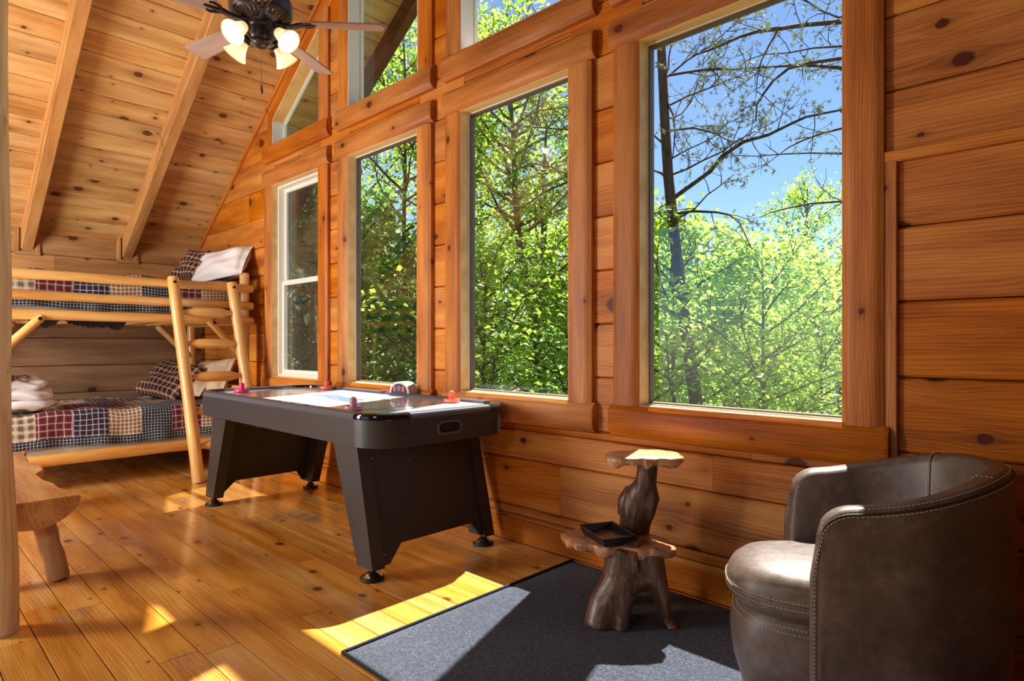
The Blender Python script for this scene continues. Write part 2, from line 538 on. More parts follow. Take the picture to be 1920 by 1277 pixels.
def trim_strip(name, p0, p1, w, t, mat, normal, parent=None, c=0.004, kind='structure', label=None):
    p0, p1 = Vector(p0), Vector(p1)
    o = board(name, (p1-p0).length, w, t, c, mat, parent, frame(p0 + Vector(normal)*t, p1-p0, normal))
    if parent is None: tag(o, label, 'trim', kind=kind)
    return o
NW = (0,-1,0)
trim_strip('trim_1', (-0.606, YW, 0.0), (-0.606, YW, 1.895), 0.052, 0.022, M['trim'], NW, label='narrow vertical pine batten beside the large window')
trim_strip('trim_2', (-0.632, YW, 1.914), (1.9, YW, 1.914), 0.045, 0.024, M['trim'], NW, label='narrow horizontal pine batten on the wall above the armchair')
# moulding where ceiling meets the window wall
sl = Vector((1,0,RS)).normalized(); dn = Vector((RS,0,-1)).normalized()
def rake_strip(name, xa, xb, offs, w, t, label):
    a = Vector((xa, YW, roof_z(xa))) + dn*offs
    b = Vector((xb, YW, roof_z(xb))) + dn*offs
    return trim_strip(name, a, b, w, t, M['trim'], NW, label=label)
rake_strip('trim_3', XK+0.02, X_RIDGE, 0.018, 0.036, 0.030, 'slim moulding along the sloped ceiling at the window wall')
rake_strip('trim_4', -5.97, X_RIDGE, 0.125, 0.15, 0.020, 'wide sloped pine board above the triangular window')
# lower log ledge along the floor
trim_strip('baseboard_right', (XK, YW, 0.07), (1.9, YW, 0.07), 0.14, 0.006, M['wall'], NW, label='low pine baseboard under the windows')

# ---- casings and windows
def casing(win, name, x0, x1, z0, z1, vertical, t=0.05, bulge=0.016):
    if vertical:
        me = half_round_mesh(z1-z0, x1-x0, t, M['trim'], bulge, name=name, bevel=0.004)
        return obj(name, me, win, mw=frame(((x0+x1)/2, YW-t+0.004, z0), (0,0,1), NW))
    me = half_round_mesh(x1-x0, z1-z0, t, M['trim'], bulge, name=name, bevel=0.014)
    return obj(name, me, win, mw=frame((x0, YW-t+0.004, (z0+z1)/2), (1,0,0), NW))

win_labels = ['narrow double-hung window beside the bunk bed', 'tall fixed window between the bunk window and the table end',
              'tall fixed window behind the near end of the game table', 'largest fixed window above the tree-root side table']
SB = 0.16
for i, (a, b) in enumerate(OPEN):
    w = empty('window_%d' % (i+1), ((a+b)/2, YW, SILL))
    w.matrix_basis = Matrix.Identity(4)
    tag(w, win_labels[i], 'window', kind='structure')
    r_out = -0.624 if i == 3 else b + SB
    casing(w, 'side_casing', a-SB, a, SILL-0.005, HEAD-0.002, True)
    casing(w, 'side_casing', b, r_out, SILL-0.01, HEAD-0.002, True)
    casing(w, 'head_casing', a-SB-0.02, r_out+0.02, HEAD, HEAD+0.155, False, 0.062, 0.022)
    casing(w, 'sill_casing', a-SB-0.02, r_out+0.02, SILL-0.16, SILL, False, 0.062, 0.022)
    # jamb liner (pale boards in the reveal)
    y0, y1 = YW-0.028, 2.782
    if i == 0: y1 = 2.80
    th = 0.02
    MB().box(a-th, a+0.002, y0, 2.802, SILL, HEAD).build('jamb', M['jamb'], w)
    MB().box(b-0.002, b+th, y0, 2.802, SILL, HEAD).build('jamb', M['jamb'], w)
    MB().box(a, b, y0, 2.802, HEAD-0.004, HEAD+0.02).build('head_jamb', M['jamb'], w)
    MB().box(a, b, y0, 2.802, SILL-0.02, SILL+0.004).build('sill_board', M['jamb'], w)
    def ring(name, yy0, yy1, ins, wd, mat, parent=w, z0=SILL+0.004, z1=HEAD-0.004, aa=a, bb=b):
        m = MB()
        A, B, Z0, Z1 = aa+ins, bb-ins, z0+ins, z1-ins
        m.box(A, A+wd, yy0, yy1, Z0, Z1); m.box(B-wd, B, yy0, yy1, Z0, Z1)
        m.box(A+wd, B-wd, yy0, yy1, Z1-wd, Z1); m.box(A+wd, B-wd, yy0, yy1, Z0, Z0+wd)
        return m.build(name, mat, parent)
    if i == 0:
        ring('outer_frame', 2.748, 2.836, 0.002, 0.020, M['white_frame'])
        mid = 1.81
        us = ring('upper_sash', 2.806, 2.828, 0.022, 0.036, M['white_frame'], z0=mid-0.05)
        MB().box(a+0.05, b-0.05, 2.815, 2.818, mid-0.02, HEAD-0.04).build('pane', M['glass'], us)
        ls = ring('lower_sash', 2.782, 2.804, 0.022, 0.040, M['white_frame'], z1=mid+0.02)
        MB().box(a+0.05, b-0.05, 2.792, 2.795, SILL+0.05, mid-0.02).build('pane', M['glass'], ls)
        MB().box(a+0.03, b-0.03, 2.834, 2.835, SILL+0.03, HEAD-0.03).build('insect_screen', M['screen_glass'], w)
    else:
        ring('glazing_bead', 2.757, 2.764, 0.001, 0.006, M['white_frame'])
        ring('stop_frame', 2.764, 2.806, 0.001, 0.013, M['dark_frame'])
        MB().box(a+0.004, b-0.004, 2.780, 2.786, SILL+0.006, HEAD-0.006).build('pane', M['glass'], w)

up_labels = ['small triangular window under the sloped ceiling', 'upper sloped-top window behind the ceiling fan',
             'upper sloped-top window above the third tall window', 'upper sloped-top window above the largest window']
for i, (a, b) in enumerate(OPEN):
    w = empty('window_%d' % (i+5), (0,0,0))
    tag(w, up_labels[i], 'window', kind='structure')
    r_out = b + SB
    ta, tb = roof_z(a)-RAKE, roof_z(b)-RAKE
    casing(w, 'sill_casing', a-SB-0.02, r_out+0.02, 2.97, USILL, False, 0.062, 0.022)
    casing(w, 'side_casing', a-(0.10 if i == 0 else SB), a, USILL-0.005, roof_z(a-0.1)-0.10, True, 0.044)
    casing(w, 'side_casing', b, r_out, USILL-0.005, roof_z(b)-0.13, True, 0.044)
    y0, y1 = YW-0.024, 2.832
    jm = M['white_frame'] if i else M['white_frame']
    MB().box(a-0.02, a+0.002, y0, y1, USILL-0.01, ta).build('jamb', jm, w)
    MB().box(b-0.002, b+0.02, y0, y1, USILL-0.01, tb).build('jamb', jm, w)
    MB().box(a, b, y0, 2.832, USILL-0.03, USILL-0.004).build('sill_board', jm, w)
    MB().prism([(a,ta),(b,tb),(b,tb+0.024),(a,ta+0.024)], y0, y1, 'y').build('sloped_jamb', M['jamb'], w)
    s_ = 0.010
    m = MB().box(a, a+s_, 2.805, 2.835, USILL, ta)
    m.box(b-s_, b, 2.805, 2.835, USILL, tb); m.box(a, b, 2.805, 2.835, USILL-0.004, USILL+s_)
    m.prism([(a,ta-s_*1.3),(b,tb-s_*1.3),(b,tb),(a,ta)], 2.805, 2.835, 'y')
    m.build('stop_frame', M['white_frame'], w)
    MB().prism([(a+0.005,USILL),(b-0.005,USILL),(b-0.005,tb),(a+0.005,ta)], 2.818, 2.822, 'y').build('pane', M['glass'], w)

# ---- knee wall behind the bunk bed
kw = MB().box(XK-0.2, XK-0.045, -4.8, 2.95, -0.1, 2.38)
wall_back = kw.build('wall_back', M['gap'])
tag(wall_back, 'low pine plank wall behind the bunk bed under the roof', 'wall', kind='structure')
kj = [0.0, 0.115, 0.40, 0.69, 0.975, 1.26, 1.54, 1.825, 2.11, 2.345]
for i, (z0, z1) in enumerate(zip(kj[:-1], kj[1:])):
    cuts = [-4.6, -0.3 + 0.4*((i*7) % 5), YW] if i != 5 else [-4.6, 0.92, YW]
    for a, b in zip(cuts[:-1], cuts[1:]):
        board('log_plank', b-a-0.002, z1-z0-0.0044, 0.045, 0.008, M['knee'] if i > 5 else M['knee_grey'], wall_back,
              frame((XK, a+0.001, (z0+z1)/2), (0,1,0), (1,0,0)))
NK = (1,0,0)
RAFT = [1.955, 1.078, 0.20, -0.68, -1.56]
ends = [YW] + [v for y in RAFT for v in (y+0.105, y-0.105)] + [-4.6]
for i in range(0, len(ends), 2):
    trim_strip('crown_strip', (XK, ends[i+1], 2.345), (XK, ends[i], 2.345), 0.045, 0.02, M['knee'], NK, wall_back)
for y in RAFT:
    for s in (-1, 1):
        trim_strip('pocket_side', (XK, y+s*0.085, 2.105), (XK, y+s*0.085, 2.37), 0.038, 0.022, M['knee'], NK, wall_back)
    trim_strip('pocket_bottom', (XK, y-0.104, 2.105), (XK, y+0.104, 2.105), 0.036, 0.022, M['knee'], NK, wall_back)

# ---- sloped ceiling: roof deck boards across, rafters below
Y_EAVE = 3.50
def slab_pts(x, up): return (x, roof_z(x)+up) if x <= X_RIDGE else (x, roof_z(X_RIDGE)-RS*(x-X_RIDGE)+up)
rf = MB()
pl = [slab_pts(-8.7, .03), slab_pts(X_RIDGE, .03), slab_pts(7.6, .03), slab_pts(7.6, .24), slab_pts(X_RIDGE, .24), slab_pts(-8.7, .24)]
rf.prism([pl[0],pl[1],pl[4],pl[5]], -4.8, Y_EAVE+0.02, 'y')
rf.prism([pl[1],pl[2],pl[3],pl[4]], -4.8, Y_EAVE+0.02, 'y')
ceiling = rf.build('ceiling', M['gap'])
tag(ceiling, 'sloped knotty pine plank ceiling with exposed rafters', 'ceiling', kind='structure')
ceil_len = math.hypot(1, RS)
DS = 0.201
s = 0.0
x = XK
theta = math.atan(RS)
k = 0
while x < X_RIDGE:
    w_ = DS
    xc = x + math.cos(theta)*w_/2
    o = Vector((xc, 0, roof_z(xc)))
    cuts = [-4.7, -0.9 + 0.9*((k*5) % 4)*0.5, YW+0.02, Y_EAVE]
    if k % 3 == 1: cuts = [-4.7, -1.4, 1.078, YW+0.02, Y_EAVE]
    if k % 5 == 3: cuts = [-4.7, -0.4, 1.955, YW+0.02, Y_EAVE]
    for a, b in zip(cuts[:-1], cuts[1:]):
        board('ceiling_board', b-a-0.0015, w_-0.004, 0.02, 0.0075, M['ceil'], ceiling,
              frame((o.x, a, o.z), (0,1,0), (RS,0,-1)))
    x += math.cos(theta)*w_
    k += 1
# eave boards outside beyond the knee wall, and the far slope
for xc in (-7.78-0.085, -7.95-0.085, -8.12-0.085, -8.29-0.085):
    board('ceiling_board', Y_EAVE+4.7, DS-0.004, 0.02, 0.0075, M['ceil'], ceiling, frame((xc, -4.7, roof_z(xc)), (0,1,0), (RS,0,-1)))
for y in RAFT:
    L = (X_RIDGE - XK + 0.12) * ceil_len
    a = Vector((XK-0.12, y, roof_z(XK-0.12))) + Vector((RS,0,-1)).normalized()*0.17
    board('rafter', L, 0.105, 0.17, 0.008, M['rafter'], ceiling, frame(a, (1,0,RS), (RS,0,-1)))
# exterior barge rafter at the overhang
L = (X_RIDGE + 8.6) * ceil_len
a = Vector((-8.6, Y_EAVE-0.045, roof_z(-8.6))) + Vector((RS,0,-1)).normalized()*0.17
board('barge_rafter', L, 0.09, 0.17, 0.004, M['exterior_beam'], ceiling, frame(a, (1,0,RS), (RS,0,-1)))

# ---- the rest of the room shell (behind and right of the photographer)
def shell_wall(name, poly, ax, a0, a1, label):
    o = MB().prism(poly, a0, a1, ax).build(name, M['shell'])
    tag(o, label, 'wall', kind='structure')
zr = roof_z(X_RIDGE)
shell_wall('wall_left', [(-2.6,0),(2.6,0),(2.6,zr-RS*(2.6-X_RIDGE)),(X_RIDGE,zr),(-2.6,roof_z(-2.6))], 'y', -4.9, -4.78, 'pine wall behind the photographer')
shell_wall('wall_left', [(-7.8,3.4),(-2.6,3.4),(-2.6,roof_z(-2.6)),(-6.18,3.4)], 'y', -4.9, -4.78, 'pine wall above the opening to the next room')
shell_wall('wall_front', [(-4.8,0),(2.9,0),(2.9,zr-RS*(2.5-X_RIDGE)),(-4.8,zr-RS*(2.5-X_RIDGE))], 'x', 2.5, 2.6, 'pine wall right of the photographer')

# ---- log post at the left edge
pts, rad = [], []
for i in range(15):
    z = 3.9*i/14
    pts.append((-3.315-0.008*math.sin(i*0.9), 0.368-0.028*min(z,1.6)/1.6+0.006*math.sin(i*1.3), z))
    rad.append(0.062 - 0.004*z/3.9 + (0.004 if i == 0 else 0) + 0.003*math.sin(i*1.7))
post = MB()
post.tube([(p[2], p[0], p[1]) for p in pts], rad, 14)
po = post.build('log_post', M['pale_log'], None, 40, mw=Matrix(((0,1,0,0),(0,0,1,0),(1,0,0,0),(0,0,0,1))))
tag(po, 'peeled pale log post standing at the left edge beside the bench', 'post')

# ================================================================== FURNITURE
def fabric(name, col, rough=0.9, scale=220, bump=0.25, var=0.1):
    t = NT(name)
    co = t.n('TexCoord').outputs['Object']
    nz = t.noise(co, scale, 3, 0.6)
    big = t.noise(co, 5, 2)
    f = t.m('MULTIPLY_ADD', nz, 2*var, 1-var)
    f = t.m('MULTIPLY', f, t.m('MULTIPLY_ADD', big, 0.16, 0.92))
    c = t.mix(1.0, col, t.comb(f, f, f), 'MULTIPLY')
    return t.done(t.bsdf(c, rough, t.bump(nz, bump, 0.003)))

def quilt_mat(name):
    """patchwork of plaid squares; UV in metres: u along the bed, v down the drape"""
    t = NT(name)
    uv = t.n('UVMap').outputs[0]
    u, v = t.sep(uv)[0:2]
    CE = 0.25
    u = t.m('SUBTRACT', u, 0.154)
    v = t.m('SUBTRACT', v, 1.10)
    cell = t.comb(t.m('FLOOR', t.m('DIVIDE', u, CE)), t.m('FLOOR', t.m('DIVIDE', v, CE)), 5.0)
    wn_ = t.n('TexWhiteNoise', {'Vector': cell}, noise_dimensions='3D').outputs[0]
    border = t.m('GREATER_THAN', v, 0.0)
    idx = t.m('FLOOR', t.m('DIVIDE', u, CE))
    row_v = t.ramp(t.m('DIVIDE', t.m('ADD', idx, 0.5), 12.0), [(0.0, 0.9), (3/12, 0.2), (4/12, 0.7), (5/12, 0.45), (6/12, 0.05), (7/12, 0.2), (8/12, 0.45), (9/12, 0.05)], 'CONSTANT')
    front = t.m('COMPARE', t.m('FLOOR', t.m('DIVIDE', v, CE)), -1.0, 0.1)
    wn_ = t.m('ADD', t.m('MULTIPLY', row_v, front), t.m('MULTIPLY', wn_, t.m('SUBTRACT', 1.0, front)))
    k = t.m('MULTIPLY', wn_, t.m('SUBTRACT', 1.0, border))
    N5 = [0.0, 0.12, 0.36, 0.58, 0.80]
    base = t.ramp(k, list(zip(N5, [srgb(28,30,42), srgb(128,28,44), srgb(206,180,150), srgb(58,28,46), srgb(196,176,148)])), 'CONSTANT')
    bar = t.ramp(k, list(zip(N5, [srgb(24,24,34), srgb(58,30,34), srgb(70,46,36), srgb(34,28,48), srgb(60,46,46)])), 'CONSTANT')
    line = t.ramp(k, list(zip(N5, [srgb(206,216,224), srgb(196,190,184), srgb(226,206,176), srgb(206,216,228), srgb(216,200,180)])), 'CONSTANT')
    per = t.ramp(k, list(zip(N5, [0.024, 0.056, 0.032, 0.044, 0.064])), 'CONSTANT')
    wob = t.m('MULTIPLY', t.m('SUBTRACT', t.noise(t.comb(u, v, 0.0), 7.0, 2), 0.5), 0.02)
    def stripes(c):
        fr = t.m('FRACT', t.m('DIVIDE', t.m('ADD', c, wob), per))
        wide = t.m('LESS_THAN', fr, 0.5)
        thin = t.m('LESS_THAN', t.m('ABSOLUTE', t.m('SUBTRACT', fr, 0.75)), 0.07)
        return wide, thin
    wu, tu = stripes(u); wv, tv = stripes(v)
    c = t.mix(t.m('MULTIPLY', t.m('ADD', wu, wv), 0.42), base, bar)
    c = t.mix(t.m('MULTIPLY', t.m('ADD', tu, tv), 0.55, clamp=True), c, line)
    weave = t.noise(t.comb(t.m('MULTIPLY', u, 1.0), t.m('MULTIPLY', v, 1.0), 0.0), 300, 2)
    seam_u = t.m('LESS_THAN', t.m('ABSOLUTE', t.m('SUBTRACT', t.m('FRACT', t.m('DIVIDE', u, CE)), 0.5)), 0.488)
    bh = t.m('ADD', t.m('MULTIPLY', weave, 0.3), seam_u)
    return t.done(t.bsdf(c, 0.95, t.bump(bh, 0.35, 0.006)))

def plaid_mat(name, base, bar, line, per=0.06):
    t = NT(name)
    uv = t.n('UVMap').outputs[0]
    u, v = t.sep(uv)[0:2]
    def st(c):
        fr = t.m('FRACT', t.m('DIVIDE', c, per))
        return t.m('LESS_THAN', fr, 0.45), t.m('LESS_THAN', t.m('ABSOLUTE', t.m('SUBTRACT', fr, 0.72)), 0.10)
    wu, tu = st(u); wv, tv = st(v)
    c = t.mix(t.m('MULTIPLY', t.m('ADD', wu, wv), 0.45), base, bar)
    c = t.mix(t.m('MULTIPLY', t.m('ADD', tu, tv), 0.5, clamp=True), c, line)
    return t.done(t.bsdf(c, 0.95, t.bump(t.noise(uv, 300, 2), 0.3, 0.004)))

M['quilt'] = quilt_mat('patchwork_quilt')
M['plaid'] = plaid_mat('plaid_pillow', srgb(96,44,48), srgb(40,24,28), srgb(214,184,140))
M['sheet'] = fabric('cream_sheet', srgb(212,202,188), var=0.04)
M['white_cloth'] = fabric('white_cloth', srgb(236,234,236), var=0.03)
M['tan_cloth'] = fabric('tan_cloth', srgb(204,176,146), var=0.04)
M['black_cloth'] = fabric('black_dust_cover', srgb(24,22,22))
M['ribbon'] = fabric('ribbon', srgb(150,116,92))

def set_uv(me, fn):
    uvl = me.uv_layers.new(name='UVMap')
    vs = me.vertices
    for l in me.loops:
        uvl.data[l.index].uv = fn(vs[l.vertex_index].co, l.vertex_index)

# ---- bunk bed ------------------------------------------------------
def log_part(parent, name, p0, p1, r, n=12, taper=0.0, mat=None, wob=0.0, seg=6, seed=0):
    """a round log between two points, grain along its local X"""
    p0, p1 = Vector(p0), Vector(p1)
    L = (p1-p0).length
    rr = random.Random(seed + int(L*1000))
    pts = [(L*i/seg, rr.uniform(-wob, wob), rr.uniform(-wob, wob)) for i in range(seg+1)]
    rad = [r*(1 - taper*i/seg)*(1 + (rr.uniform(-.04,.04) if wob else 0)) for i in range(seg+1)]
    # softly rounded ends
    e = min(0.012, r*0.3)
    pts = [(0, pts[0][1], pts[0][2]), (e, pts[0][1], pts[0][2])] + pts[1:-1] + [(L-e, pts[-1][1], pts[-1][2]), (L, pts[-1][1], pts[-1][2])]
    rad = [rad[0]*0.86, rad[0]] + rad[1:-1] + [rad[-1], rad[-1]*0.86]
    xd = (p1-p0).normalized()
    zd = Vector((0,0,1)) if abs(xd.z) < 0.9 else Vector((0,1,0))
    zd = (zd - xd*zd.dot(xd)).normalized()
    return MB().tube(pts, rad, n).build(name, mat or M['log'], parent, 50, mw=frame(p0, xd, zd))

BX0, BX1 = -7.62, -6.16          # bed depth (back, front)
BY0, BY1 = 0.58, 2.56            # bed length
bunk = empty('bunk_bed')
tag(bunk, 'peeled log bunk bed in the corner under the sloped ceiling', 'bunk bed')
for x in (BX0, BX1):
    for y in (BY0, BY1):
        log_part(bunk, 'post', (x, y, 0), (x, y, 1.90 if x == BX1 else 1.84), 0.049, 14, 0.03, wob=0.002, seed=int(x*10))
for z, r in ((1.755, 0.041), (1.588, 0.039), (1.437, 0.043)):
    log_part(bunk, 'guard_rail' if z > 1.5 else 'side_rail', (BX1+0.05, BY0-0.08, z), (BX1+0.05, BY1+0.06, z-0.012), r, wob=0.003, seg=10, seed=int(z*100))
log_part(bunk, 'side_rail', (BX1+0.04, BY0-0.05, 0.268), (BX1+0.04, BY1+0.05, 0.268), 0.05, wob=0.003, seg=10, seed=4)
for z in (1.44, 0.27):
    log_part(bunk, 'side_rail', (BX0, BY0, z), (BX0, BY1, z), 0.045)
for y in (BY0, BY1):
    for z in (1.72, 1.56, 1.42, 0.75, 0.55, 0.27):
        log_part(bunk, 'end_rail', (BX0, y, z), (BX1, y, z), 0.036, seed=int(z*50))
for y, s in ((BY1, -1), (BY0, 1)):
    log_part(bunk, 'brace', (BX1+0.075, y+s*0.02, 1.05), (BX1+0.075, y+s*0.36, 1.42), 0.034)
    log_part(bunk, 'brace', (BX0+0.02, y+s*0.02, 1.05), (BX0+0.02, y+s*0.36, 1.40), 0.034)
for zz in (1.40, 0.235):
    for k in range(7):
        y = BY0 + 0.2 + k*0.27
        MB().box(BX0, BX1+0.02, y-0.04, y+0.04, zz, zz+0.018).build('slat', M['jamb'], bunk)

# bolts on rail ends
def bolt_head(parent, p, r=0.010):
    MB().lathe([(r*1.5,0),(r*1.5,0.002),(r,0.003),(r,0.008),(r*0.6,0.010),(0,0.010)], 10,
               mat=Matrix.Translation(p) @ Euler((0, PI/2, 0)).to_matrix().to_4x4()).build('bolt', M['bolt'], parent, 40)
M['bolt'] = simple('dark_bolt', srgb(52,46,42), 0.35, 0.05, 20, Metallic=0.8)
for y, z in ((BY1-0.32, 1.40), (BY0+0.34, 1.40)):
    bolt_head(bunk, (BX1+0.11, y, z))
bolt_head(bunk, (BX1+0.048, BY1, 1.42), 0.006)
bolt_head(bunk, (BX1+0.048, BY1, 1.02), 0.006)

# mattresses with sheets
def mattress(name, z0, z1, label):
    m = MB()
    nx, ny = 10, 14
    x0, x1, y0, y1 = BX0+0.06, BX1-0.02, BY0+0.06, BY1-0.06
    prof = []
    for i in range(10):
        a = 2*PI*i/10
    r = 0.05
    loop = []
    for cx, cy, a0 in ((x1-r, y1-r, 0), (x0+r, y1-r, 90), (x0+r, y0+r, 180), (x1-r, y0+r, 270)):
        for k in range(5):
            an = math.radians(a0 + 22.5*k)
            loop.append((cx + r*math.cos(an), cy + r*math.sin(an), cx, cy))
    lv = [(z0, .8), (z0+.02, 1), (z1-.03, 1), (z1-.01, .9), (z1, .5)]
    v, f = [], []
    n = len(loop)
    for z, s in lv:
        for (px, py, cx, cy) in loop:
            v.append((cx + (px-cx)*s, cy + (py-cy)*s, z))
    for i in range(len(lv)-1):
        for k in range(n):
            f.append((i*n+k, i*n+(k+1)%n, (i+1)*n+(k+1)%n, (i+1)*n+k))
    f.append(tuple(range(n))[::-1]); f.append(tuple((len(lv)-1)*n+k for k in range(n)))
    o = MB().add(v, f).build(name, M['sheet'], None, 45)
    return tag(o, label, 'mattress')
mattress('mattress', 0.256, 0.60, 'cream mattress on the lower bunk, edge showing above the rail')
mattress('mattress', 1.419, 1.765, 'mattress on the upper bunk behind the guard rails')
# torn black dust cover hanging under the upper bunk
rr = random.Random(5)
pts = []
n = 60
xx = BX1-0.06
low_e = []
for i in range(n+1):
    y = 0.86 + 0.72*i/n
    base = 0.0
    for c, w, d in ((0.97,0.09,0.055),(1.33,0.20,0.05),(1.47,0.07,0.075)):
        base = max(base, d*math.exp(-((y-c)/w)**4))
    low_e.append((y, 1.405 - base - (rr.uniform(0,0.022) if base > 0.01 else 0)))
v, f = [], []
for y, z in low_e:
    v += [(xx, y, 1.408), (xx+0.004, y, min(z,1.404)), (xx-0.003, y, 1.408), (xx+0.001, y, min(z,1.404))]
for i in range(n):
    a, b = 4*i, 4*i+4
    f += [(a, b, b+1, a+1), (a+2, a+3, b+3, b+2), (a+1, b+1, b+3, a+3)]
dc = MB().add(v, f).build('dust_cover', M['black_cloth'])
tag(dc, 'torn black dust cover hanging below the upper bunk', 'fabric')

# quilts (draped sheets, UV in metres)
def quilt(name, ztop, zhem, label, seed):
    rr = np.random.RandomState(seed)
    ny, x_back, xf = 110, BX0+0.08, BX1+0.012
    prof = []
    top_len = xf - x_back
    nt = 26
    for i in range(nt):
        prof.append((x_back + (top_len-0.06)*i/(nt-1), ztop))
    for k in range(1, 7):
        a = math.radians(15*k)
        prof.append((xf-0.06+0.06*math.sin(a), ztop-0.06+0.06*math.cos(a)))
    nd = 16
    for k in range(1, nd+1):
        prof.append((xf + 0.012*k/nd, ztop-0.06-(ztop-0.06-zhem)*k/nd))
    s = [0]
    for a, b in zip(prof[:-1], prof[1:]):
        s.append(s[-1] + math.hypot(b[0]-a[0], b[1]-a[1]))
    tot = s[-1]
    v, uv = [], []
    ph = rr.uniform(0, 6, 8)
    y0, y1 = BY0+0.07, BY1-0.075
    for i in range(ny):
        fy = i/(ny-1)
        y = y0 + (y1-y0)*fy
        for j, (px, pz) in enumerate(prof):
            fs = s[j]/tot
            w = 0.010*math.sin(y*9+ph[0]+3*px) + 0.007*math.sin(y*17+ph[1]-5*px) + 0.006*math.sin(px*14+ph[2]+y*4)
            dxn = 0.0
            if j > nt+5:
                fold = (j-nt-5)/nd
                dxn = fold*(0.010*math.sin(y*13+ph[3]) + 0.007*math.sin(y*29+ph[4]))
                w = w*0.3 + fold*0.018*math.sin(y*3.1+ph[5]) - fold*fold*0.012*math.sin(y*1.7+ph[6])
            v.append((px+dxn, y, pz+w))
            uv.append((y*1.0, 1.17 - (tot - s[j])))
    nv = len(prof)
    f = grid_faces(ny, nv)
    me = make_mesh(name, v, f, M['quilt'], 180)
    set_uv(me, lambda co, i: uv[i])
    o = obj(name, me)
    md = o.modifiers.new('thickness', 'SOLIDIFY'); md.thickness = 0.012; md.offset = 1
    return tag(o, label, 'quilt')
quilt('quilt', 0.645, 0.352, 'patchwork plaid quilt draped over the lower bunk', 3)
quilt('quilt', 1.80, 1.485, 'patchwork plaid quilt on the upper bunk behind the log rails', 8)

# pillows
def pillow(name, w, h, t, mat, label, loc, rot, seed=0, cat='pillow', flange=0.0):
    rr = np.random.RandomState(seed)
    n = 22
    ph = rr.uniform(0, 6, 6)
    v, uv = [], []
    for side in (1, -1):
        for i in range(n+1):
            for j in range(n+1):
                a, b = -1+2*i/n, -1+2*j/n
                px = a*(w/2)*(1-0.07*(1-abs(a))*0 - 0.10*(b*b)*(abs(a)**3)*0.0) * (1 - 0.06*(1-b*b)*a*a)
                pz = b*(h/2)*(1 - 0.06*(1-a*a)*b*b)
                prof = max(0.0, (1-a**4)*(1-b**4))**0.55
                th = t/2*prof
                th += prof*0.012*math.sin(5*a+ph[0]+3*b) + prof*0.008*math.sin(9*b+ph[1]-4*a)
                droop = -0.04*h*(1-b)*0.0
                v.append((px, side*max(th, 0.0015), pz + droop))
                uv.append((px, pz))
    m1 = (n+1)**2
    f = []
    for i in range(n):
        for j in range(n):
            a = i*(n+1)+j
            f.append((a, a+n+1, a+n+2, a+1))
            f.append((m1+a, m1+a+1, m1+a+n+2, m1+a+n+1))
    rim = [i*(n+1) for i in range(n+1)] + [n*(n+1)+j for j in range(1, n+1)] + [i*(n+1)+n for i in range(n-1, -1, -1)] + [j for j in range(n-1, 0, -1)]
    for a, b in zip(rim, rim[1:]+rim[:1]):
        f.append((a, b, m1+b, m1+a))
    f = [tuple(reversed(q)) for q in f]
    me = make_mesh(name, v, f, mat, 180)
    set_uv(me, lambda co, i: uv[i])
    o = obj(name, me, None, loc, rot)
    return tag(o, label, cat)
R = math.radians
pillow('pillow', 0.62, 0.40, 0.20, M['plaid'], 'plaid pillow leaning at the head of the upper bunk', (-6.83, 2.36, 2.005), (R(-34), R(6), R(12)), 1)
pillow('pillow', 0.60, 0.40, 0.19, M['white_cloth'], 'white pillow propped in front of the plaid one on the upper bunk', (-6.46, 2.46, 1.99), (R(-38), R(-10), R(30)), 2)
pillow('pillow', 0.64, 0.46, 0.22, M['plaid'], 'plaid pillow leaning on the lower bunk behind the ladder', (-6.86, 2.10, 0.83), (R(-46), R(6), R(16)), 3)
pillow('pillow', 0.50, 0.42, 0.17, M['tan_cloth'], 'tan pillow nearest the wall on the lower bunk', (-6.62, 2.41, 0.85), (R(-30), R(-6), R(22)), 4)
pillow('pillow', 0.54, 0.34, 0.12, M['tan_cloth'], 'tan pillow squeezed behind the plaid pillow on the lower bunk', (-6.74, 2.26, 0.82), (R(-44), R(4), R(20)), 6)

# folded towels with a ribbon
def towel(z0, h, w, d, seed, label, loc):
    rr = np.random.RandomState(seed)
    ph = rr.uniform(0, 6, 8)
    nu, nv = 44, 13
    v = []
    for i in range(nu):
        a = 2*PI*i/nu
        ca, sa = math.cos(a), math.sin(a)
        ex = math.copysign(abs(ca)**0.6, ca); ey = math.copysign(abs(sa)**0.6, sa)
        for j in range(nv):
            b = -PI/2 + PI*j/(nv-1)
            cb = abs(math.cos(b))**0.55
            rr_ = 1 + 0.07*math.sin(3*a+ph[0]) + 0.04*math.sin(7*a+ph[1]+2*b)
            zz = h/2*math.sin(b) + 0.012*math.sin(3*ex+ph[2]) + 0.010*math.sin(4*ey+ph[3])
            zz += 0.008*math.sin(6*a + 4*b + ph[4])
            v.append((ex*d/2*cb*rr_, ey*w/2*cb*rr_, z0 + h/2 + zz))
    o = MB().add(v, grid_faces(nu, nv, True)).build('towel', M['white_cloth'], None, 180, loc)
    return tag(o, label, 'towel')
TL = (-6.33, 0.84, 0.665)
towel(0.0, 0.09, 0.44, 0.36, 1, 'white folded towel at the bottom of the stack on the lower bunk', TL)
towel(0.075, 0.10, 0.40, 0.33, 2, 'white folded towel in the middle of the stack on the lower bunk', TL)
towel(0.16, 0.09, 0.30, 0.28, 3, 'white folded towel on top of the stack on the lower bunk', TL)
bow = empty('bow', (TL[0]+0.03, TL[1]-0.03, TL[2]+0.262))
tag(bow, 'brown lace bow lying on the towel stack', 'bow')
rb = random.Random(3)
